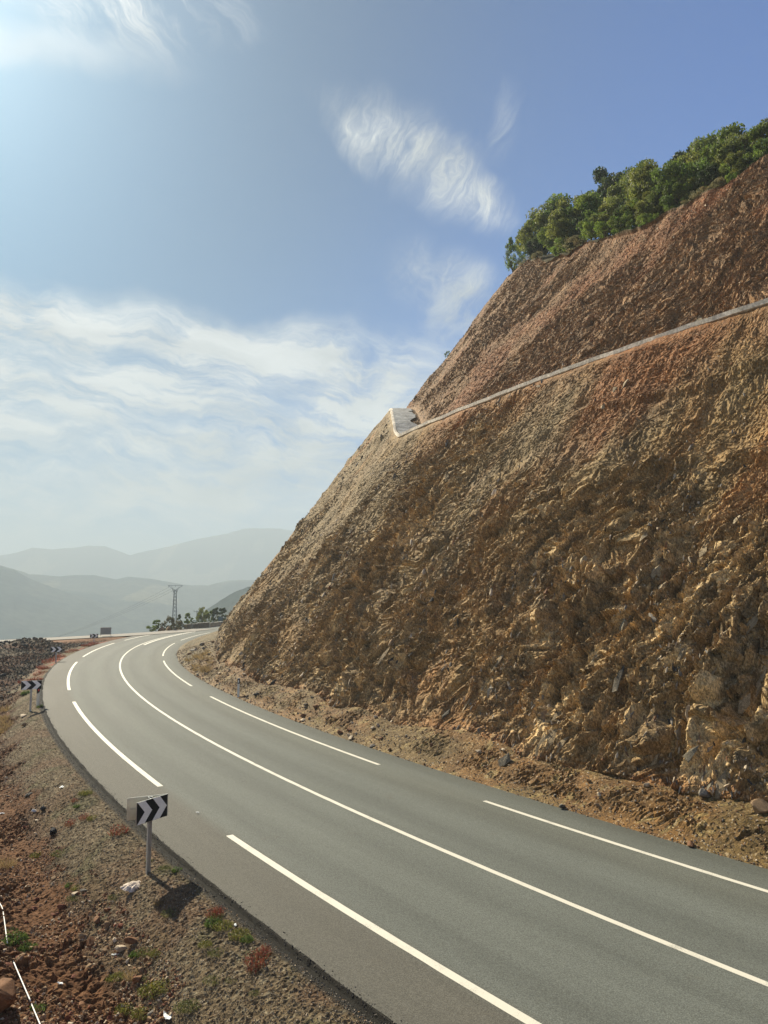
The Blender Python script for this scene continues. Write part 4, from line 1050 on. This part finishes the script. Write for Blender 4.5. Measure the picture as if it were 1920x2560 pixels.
def plant_tree(name, p, H, kind, label, cat, group=None, wide=1., trunk=True):
    me, tr = VAR[kind][rng.integers(len(VAR[kind]))]
    t = tag(empty(name, p, rng.uniform(0, 6.28)), label, cat, group)
    o = bpy.data.objects.new('crown', me); COL.objects.link(o); o.parent = t; o.scale = (H * wide, H * wide * rng.uniform(.85, 1.1), H)
    if trunk: q = bpy.data.objects.new('trunk', tr); COL.objects.link(q); q.parent = t; q.scale = (H, H, H)
    return t
def edge_point(s, back):
    x, y, _, _ = road_xy(s, np.interp(s, sc_, NTOP) + back); z = np.interp(s, sc_, TZ) + back * 24 / 75; return np.array([float(x), float(y), float(z)])
def to_px(p):
    d = np.array(p) - (0, 0, CAM_H); yy = d[1] * math.cos(PITCH) + d[2] * math.sin(PITCH); zz = -d[1] * math.sin(PITCH) + d[2] * math.cos(PITCH); return 960 + 1925 * d[0] / yy, 1280 - 1925 * zz / yy
_se = np.arange(2, 88, .5)
def on_hill(px, top_py, back, kind, name, label, cat='tree', group='trees along the top of the cut', wide=1., minh=.8):
    pxs = np.array([to_px(edge_point(s, back))[0] for s in _se]); s = float(np.interp(-px, -pxs, _se)); p = edge_point(s, back)
    D = math.hypot(p[0], p[1]); r = ray(px, top_py); H = CAM_H + D * r[2] / math.hypot(r[0], r[1]) - p[2]
    H = max(H, minh); p[2] -= .15; return plant_tree(name, p, (H + .15) * .93, kind, label, cat, group, wide * .84)
canopy = [
 (1335, 548, 2.0, 'tree', 'dark leaning tree at the left end of the clifftop wood'),
 (1368, 503, 3.0, 'olive', 'olive green tree second from the left on the clifftop'),
 (1405, 478, 4.0, 'tree', 'round topped tree third from the left on the clifftop'),
 (1440, 482, 2.5, 'olive', 'tree right of the round topped tree on the clifftop'),
 (1475, 478, 3.0, 'tree', 'spreading tree below and left of the dark tall clifftop tree'),
 (1503, 417, 7.0, 'dark', 'dark tall tree standing above the left half of the clifftop wood'),
 (1546, 428, 8.0, 'dark', 'dark small tree just right of the dark tall clifftop tree'),
 (1560, 446, 3.0, 'olive', 'yellowish green tree in front of the two dark trees on the clifftop'),
 (1602, 402, 5.0, 'tree', 'tree at the middle of the clifftop wood, top just under the sky gap'),
 (1640, 398, 3.0, 'olive', 'broad olive tree right of the middle of the clifftop wood'),
 (1690, 395, 2.5, 'tree', 'tree above the pale dry shrubs on the cut edge'),
 (1722, 349, 8.0, 'dark', 'dark pointed tree behind the right half of the clifftop wood'),
 (1748, 358, 4.0, 'olive', 'tree under the dark pointed tree on the clifftop'),
 (1790, 345, 3.0, 'tree', 'tree left of the tallest clifftop tree'),
 (1815, 302, 7.0, 'tree', 'tallest tree of the clifftop wood, a rounded crown above the rest'),
 (1850, 335, 3.0, 'olive', 'tree right of the tallest clifftop tree'),
 (1895, 303, 4.0, 'tree', 'large tree near the right edge of the clifftop wood'),
 (1940, 292, 5.0, 'olive', 'last clifftop tree, cut by the right picture edge')]
for px, ty, bk, kd, lb in canopy: on_hill(px, ty, bk, kd, 'hill_tree', lb)
for k, (px, ty) in enumerate([(1995, 275), (2060, 250), (2130, 235)]): on_hill(px, ty, 4, 'tree', 'hill_tree', 'tree of the clifftop wood right of the picture')
for k, (px, ty) in enumerate([(1345, 575), (1385, 560), (1420, 545), (1455, 530), (1490, 520), (1525, 505), (1560, 500), (1595, 490), (1630, 480), (1665, 462), (1700, 448), (1735, 430), (1770, 412), (1805, 395), (1840, 380), (1875, 362), (1912, 345)]):
    on_hill(px, ty, 1.5 + .6 * (k % 2), ['dark', 'bush', 'olive'][k % 3], 'understorey_shrub', 'leafy shrub filling the shade under the clifftop trees', 'shrub', 'shrubs under the clifftop trees', 1.1, 1.2)
for px, ty, kd, lb, wd in [
 (1284, 590, 'bush', 'leftmost clifftop shrub standing alone against the sky', .55), (1312, 634, 'dry', 'dry yellow-grey tussock on the cut edge near its left end', 1.2), (1345, 626, 'dry', 'second dry tussock right of the first on the cut edge', 1.2),
 (1396, 594, 'bright', 'bright green upright shrub low on the cut edge', .9), (1440, 585, 'dry', 'low grassy mound right of the bright upright shrub', 1.5), (1480, 543, 'bright', 'bright shrub left of a pair of round shrubs on the edge', 1.), (1515, 541, 'bright', 'pale green round shrub on the cut edge', 1.2), (1553, 532, 'bush', 'green shrub between two pale round shrubs', 1.1), (1581, 549, 'bush', 'dull green shrub hanging lowest over the cut', 1.), (1614, 530, 'bright', 'yellow-green shrub right of the lowest hanging shrub', 1.), (1640, 530, 'bright', 'small light shrub beside the yellow-green shrub', 1.), (1672, 510, 'bush', 'dark green round shrub at the right end of the shrub row', 1.1),
 (1735, 488, 'dry', 'whitish dry bush spilling over the cut edge', 1.8), (1766, 474, 'dry', 'second whitish dry bush just right of the first', 1.5), (1800, 452, 'dry', 'grey-green low bush above the whitish ones', 1.7), (1830, 440, 'bright', 'small bright shrub below the tall clifftop tree', 1.)]:
    on_hill(px, ty, .5, kd, 'edge_shrub', lb, 'shrub', 'shrubs on the cut edge', wd, .7)
# lone shrub on the skyline of the cut
for s, row, H, lb in ((80.5, r2 + 130, .8, 'tiny shrub alone on the skyline of the upper slope'),):
    plant_tree('small_shrub', tuple(cut_at(s, row)), H, 'bush', lb, 'shrub')
# trees and bushes beyond the bend
def roadside(px, base, topy, wpx, kind, name, label, cat, d=None, group='trees and bushes beyond the bend'):
    x, y = ground(px, base, -.1); 
    if d: k = d / math.hypot(x, y); x *= k; y *= k
    D = math.hypot(x, y); H = zat(topy, D, px) + .1; 
    rxk = dict(tree=.42, olive=.46, dark=.34, bush=.5, bright=.5, dry=.62, brown=.55, cone=.26, slim=.24)[kind] * 2.2
    return plant_tree(name, (x, y, -.25), H + .15, kind, label, cat, group, wpx / 1925 * D / (H * rxk))
roadside(391, 1578, 1545, 16, 'slim', 'roadside_tree', 'small tree left of the tan boulders beyond the bend', 'tree')
roadside(379, 1580, 1562, 22, 'bush', 'roadside_bush', 'low green bush leftmost beyond the bend', 'bush')
roadside(407, 1577, 1557, 16, 'brown', 'roadside_bush', 'low bush above the tan boulders', 'bush')
roadside(424, 1577, 1541, 28, 'brown', 'roadside_bush', 'brown-green bush just left of the pylon foot', 'bush')
roadside(445, 1576, 1552, 30, 'brown', 'roadside_bush', 'brown bush in front of the pylon foot', 'bush')
roadside(448, 1572, 1535, 12, 'cone', 'roadside_tree', 'small dark pointed tree right of the pylon foot', 'tree')
roadside(471, 1571, 1530, 18, 'slim', 'roadside_tree', 'slim green tree standing alone right of the pylon', 'tree')
roadside(484, 1569, 1551, 14, 'dark', 'roadside_bush', 'dark low bush between the slim tree and the round tree', 'bush')
roadside(506, 1567, 1518, 30, 'olive', 'roadside_tree', 'round olive tree at the middle of the group beyond the bend', 'tree')
roadside(525, 1565, 1524, 9, 'slim', 'roadside_tree', 'thin crooked tree between the round and the dark trees', 'tree')
roadside(540, 1563, 1516, 22, 'cone', 'roadside_tree', 'dark tall tree, left one of the dark pair', 'tree')
roadside(556, 1562, 1519, 24, 'cone', 'roadside_tree', 'dark broad tree, right one of the dark pair', 'tree')
roadside(563, 1561, 1550, 26, 'bright', 'roadside_bush', 'yellow-green bush at the foot of the dark pair', 'bush')
roadside(594, 1560, 1512, 28, 'bush', 'roadside_tree', 'green tree half hidden behind the cliff foot', 'tree', 150)
roadside(586, 1561, 1530, 22, 'bright', 'roadside_bush', 'lighter bush left of the half hidden tree', 'bush', 146)
def boulder(px, base, wpx, c, lb, flat=1.):
    x, y = ground(px, base, 0.); D = math.hypot(x, y); rock(x, y, -.1, wpx / 1925 * D * 1.1, c, lb, None, 'boulder', flat, 'boulder')
boulder(402, 1577, 26, 'tan', 'broad tan boulder under the small roadside tree', .9); boulder(419, 1577, 22, 'tan', 'tan boulder left of the brown bushes'); boulder(438, 1576, 14, 'grey', 'grey boulder at the foot of the brown bush'); boulder(445, 1575, 10, 'tan', 'small tan boulder right of the grey one')
# low walls beyond the bend
M_dwall = mat('dark_wall', (.13, .13, .12), .9, .2, 1.5, .4, 8); M_lwall = mat('light_wall', (.30, .30, .27), .9, .2, 1.5, .4, 8)
def wall(p, q, h0, m, label, cap=None):
    a = np.array(ground(*p, 0.)); b_ = np.array(ground(*q, 0.)); d = b_ - a; L = np.hypot(*d); ang = math.atan2(d[1], d[0]); c = (a + b_) / 2
    t = tag(empty('roadside_wall', (c[0], c[1], 0), ang), label, 'wall', 'low walls beyond the bend')
    MB().box((0, 0, h0 / 2 - .1), (L, .4, h0 + .2)).build('body', m, t, bevel=.02); MB().box((0, 0, h0 + .045), (L + .04, .5, .09)).build('coping', M_lwall if cap is None else cap, t, bevel=.01)
wall((461, 1573.2), (475.5, 1572.4), .72, M_dwall, 'short dark wall block leftmost by the brown bush')
wall((480, 1571.4), (491, 1570.7), .70, M_dwall, 'dark wall section under the thin pole')
wall((492, 1570.4), (520, 1568.4), .78, M_dwall, 'long dark wall under the round olive tree')
wall((522, 1568.), (556, 1563.6), .66, M_lwall, 'pale wall curving away under the dark tree pair')
# blue-grey sign back
x, y = ground(551, 1562., 0.); D_ = math.hypot(x, y); t = tag(empty('direction_sign', (x, y, -.1), face_angle(x, y)), 'blue-grey sign panel in front of the dark tree pair', 'road sign')
za, zb2 = zat(1541, D_, 551) + .1, zat(1553.5, D_, 551) + .1; M_bl = mat('sign_blue_grey', (.10, .16, .20), .5, .1, 3)
MB().box((0, 0, (za + zb2) / 2), (10.5 / 1925 * D_, .04, za - zb2)).build('panel', M_bl, t)
for sx in (-1, 1): MB().bar((sx * .22, .04, -.2), (sx * .22, .04, za), .035).build('leg', M_steel, t)

# ---------- small plants on the verge
def tuft(seed, n, h, spread, cols, lean=.5, wdt=.006, flowers=None):
    r = np.random.default_rng(seed); V = []; F = []; Cc = []
    for k in range(n):
        a = r.uniform(0, 6.28); R = spread * math.sqrt(r.random()); b_ = np.array([R * math.cos(a), R * math.sin(a), -.02]); l = h * r.uniform(.45, 1.1) * (1 - .4 * R / spread); d = np.array([math.cos(a) * lean * r.random() + r.normal() * .15, math.sin(a) * lean * r.random() + r.normal() * .15, 1.]); d /= np.linalg.norm(d)
        s_ = np.cross(d, r.normal(size=3)); s_ /= np.linalg.norm(s_); s_ *= wdt * r.uniform(.6, 1.4); c = np.array(cols[r.integers(len(cols))]) * r.uniform(.75, 1.3); i = len(V)
        mid_ = b_ + d * l * .5; tip = b_ + d * l + np.array([d[0], d[1], -.3]) * l * .12
        V += [b_ - s_, b_ + s_, mid_ + s_ * 1.3, mid_ - s_ * 1.3, tip + s_ * .5, tip - s_ * .5]; F += [(i, i + 1, i + 2, i + 3), (i + 3, i + 2, i + 4, i + 5)]; Cc += [c] * 6
    for k in range(n if flowers else 0):
        a = r.uniform(0, 6.28); R = spread * math.sqrt(r.random()); p = np.array([R * math.cos(a), R * math.sin(a), h * r.uniform(.2, 1.) * (1 - .5 * (R / spread) ** 2)]); i = len(V); u = r.normal(size=3); u /= np.linalg.norm(u); w_ = np.cross(u, r.normal(size=3)); w_ /= np.linalg.norm(w_); q = .009 * r.uniform(.7, 1.6)
        V += [p - u * q, p - w_ * q, p + u * q, p + w_ * q]; F += [(i, i + 1, i + 2, i + 3)]; Cc += [np.array(flowers[r.integers(len(flowers))]) * r.uniform(.8, 1.2)] * 4
    o = mesh_np('tuft', np.array(V), np.array(F), M_leaf, None, np.array(Cc)); me = o.data; bpy.data.objects.remove(o); return me
TF = dict(
 red=[tuft(1 + k, 120, .20, .17, [(.17, .035, .022), (.13, .045, .025), (.10, .075, .028)], .8, .003, [(.22, .035, .028), (.19, .055, .035)]) for k in range(3)],
 yellow=[tuft(11 + k, 220, .09, .20, [(.085, .095, .022), (.12, .115, .03)], .8, .004, [(.18, .16, .03), (.13, .14, .03)]) for k in range(3)],
 green=[tuft(21 + k, 110, .13, .15, [(.055, .085, .018), (.085, .11, .028)], 1.1, .009, [(.08, .14, .03)]) for k in range(3)],
 dry=[tuft(31 + k, 130, .26, .16, [(.28, .20, .09), (.22, .16, .08)], .7, .003) for k in range(3)],
 moss=[tuft(41 + k, 160, .07, .20, [(.08, .085, .03), (.11, .11, .04)], .7, .004, [(.11, .12, .04)]) for k in range(3)])
def weed(px, py, kind, sc, label, group=None, h=1.):
    x, y, z = ground_left(px, py); o = bpy.data.objects.new('weed', TF[kind][rng.integers(3)]); COL.objects.link(o); o.location = (x, y, z + .01); sc *= .85; o.scale = (sc, sc, sc * h); o.rotation_euler = (0, 0, rng.uniform(0, 6)); tag(o, label, 'plant', group); return o
weed(536, 2290, 'red', 1.0, 'reddish plant at the top of the green clump by the asphalt edge'); weed(548, 2284, 'red', .8, 'small reddish plant on the right of the clump top by the asphalt')
weed(532, 2312, 'green', 1.1, 'green plant on the left of the clump by the asphalt edge'); weed(558, 2318, 'yellow', 1.1, 'yellow-green cushion in the middle of the clump by the asphalt'); weed(600, 2340, 'yellow', 1.2, 'yellow-green cushion between the green clump and the red plant'); weed(618, 2352, 'green', .8, 'little green plant right of the yellow-green cushion')
weed(642, 2408, 'red', 1.25, 'bright red plant nearest the bottom of the verge'); weed(660, 2385, 'red', .9, 'red plant just above the bright red one', h=1.); weed(634, 2430, 'red', .7, 'small red sprig under the bright red plant')
weed(297, 2084, 'red', 1.5, 'large red plant left of the nearest sign'); weed(178, 2064, 'red', 1.1, 'red plant left of the large one, near the black lump'); weed(213, 2048, 'red', 1.0, 'red plant between the two other red plants')
weed(212, 1985, 'yellow', 1.2, 'yellow-green plant up the verge below a pale lip'); weed(188, 2005, 'red', .8, 'reddish sprig beside the yellow-green plant up the verge'); weed(192, 2018, 'green', .8, 'green sprig under the reddish one up the verge')
weed(38, 2352, 'green', 1.6, 'bright green leafy weed beside the upper hose'); weed(28, 2338, 'green', 1.1, 'green weed touching the upper hose'); weed(68, 2372, 'green', 1.2, 'light green rosette right of the leafy weed')
weed(93, 2528, 'green', 1.0, 'small green weed by the joint of the hose lengths'); weed(385, 2478, 'yellow', 1.5, 'broad yellow-green cushion at the end of the lower rubble'); weed(410, 2468, 'yellow', 1.2, 'yellow-green cushion right of the broad one')
weed(443, 2178, 'green', .8, 'green tuft on the verge right of the sign post'); weed(150, 2135, 'moss', 1.4, 'dark green tuft below the black lump'); weed(175, 2215, 'green', .8, 'small green weed above the cream stone'); weed(192, 2222, 'yellow', .8, 'yellow sprig touching the flat grey slab')
weed(338, 2390, 'green', .8, 'pale green sprig right of the long brown block'); weed(18, 2165, 'dry', 1.4, 'dry straw tuft at the left edge above the hose'); weed(66, 1735, 'green', 2.0, 'green plant behind the post of the second chevron sign', h=1.6)
weed(100, 1768, 'green', 1.4, 'green tuft at the foot of the red reflector delineator'); weed(545, 1725, 'dry', 2.2, 'straw tuft on the earth strip') if False else None
rngp = np.random.default_rng(5)
for k in range(46):
    px = rngp.uniform(90, 700); py = rngp.uniform(2040, 2550)
    x, y, z = ground_left(px, py); s, n = road_sn(x, y); m = -n - EDGE
    if .35 < m < 2.2: weed(px, py, ['moss', 'moss', 'yellow', 'dry'][rngp.integers(4)], rngp.uniform(.5, 1.1), 'low tuft of weeds scattered on the grey gravel verge', 'weeds scattered on the gravel')
for k in range(26):
    s = rngp.uniform(50, 92); m = rngp.uniform(.5, 1.5); p = on_left(s, m); o = bpy.data.objects.new('weed', TF['red'][k % 3]); COL.objects.link(o); o.location = p; sc = rngp.uniform(1.2, 2.2); o.scale = (sc * 1.5, sc * 1.5, sc); tag(o, 'red plant in the row along the far verge', 'plant', 'red plants along the far verge')
for k in range(16):
    s = rngp.uniform(34, 44); m = rngp.uniform(1.2, 2.6); p = on_left(s, m); o = bpy.data.objects.new('weed', TF['dry'][k % 3]); COL.objects.link(o); o.location = p; sc = rngp.uniform(1.2, 2.); o.scale = (sc * 1.4, sc * 1.4, sc); tag(o, 'straw coloured grass tuft below the second chevron sign', 'plant', 'straw tufts by the second sign')
for k in range(14):
    s = rngp.uniform(44, 60); row = int(rngp.uniform(10, 40)); p = cut_at(s, row); o = bpy.data.objects.new('weed', TF['dry'][k % 3]); COL.objects.link(o); o.location = p; sc = rngp.uniform(1.2, 2.2); o.scale = (sc * 1.5, sc * 1.5, sc); tag(o, 'straw coloured grass tuft on the mound inside the bend', 'plant', 'straw tufts inside the bend')
# ------------------------------------------------------------------ HAZE
hb = MB(); hb.box((0, 0, 65), (13400, 13400, 520))
hz_m = bpy.data.materials.new('haze_air'); hz_m.use_nodes = True; T = NT(hz_m.node_tree); T.n.clear()
pv = T.new('ShaderNodeVolumePrincipled'); pv.inputs['Density'].default_value = HAZE_DENSITY; pv.inputs['Color'].default_value = (.50, .58, .635, 1); pv.inputs['Anisotropy'].default_value = .1
oo = T.new('ShaderNodeOutputMaterial'); T.l.new(pv.outputs[0], oo.inputs['Volume'])
ho = hb.build('haze', hz_m); ho['kind'] = 'stuff'; ho['label'] = 'pale haze filling the valley air'
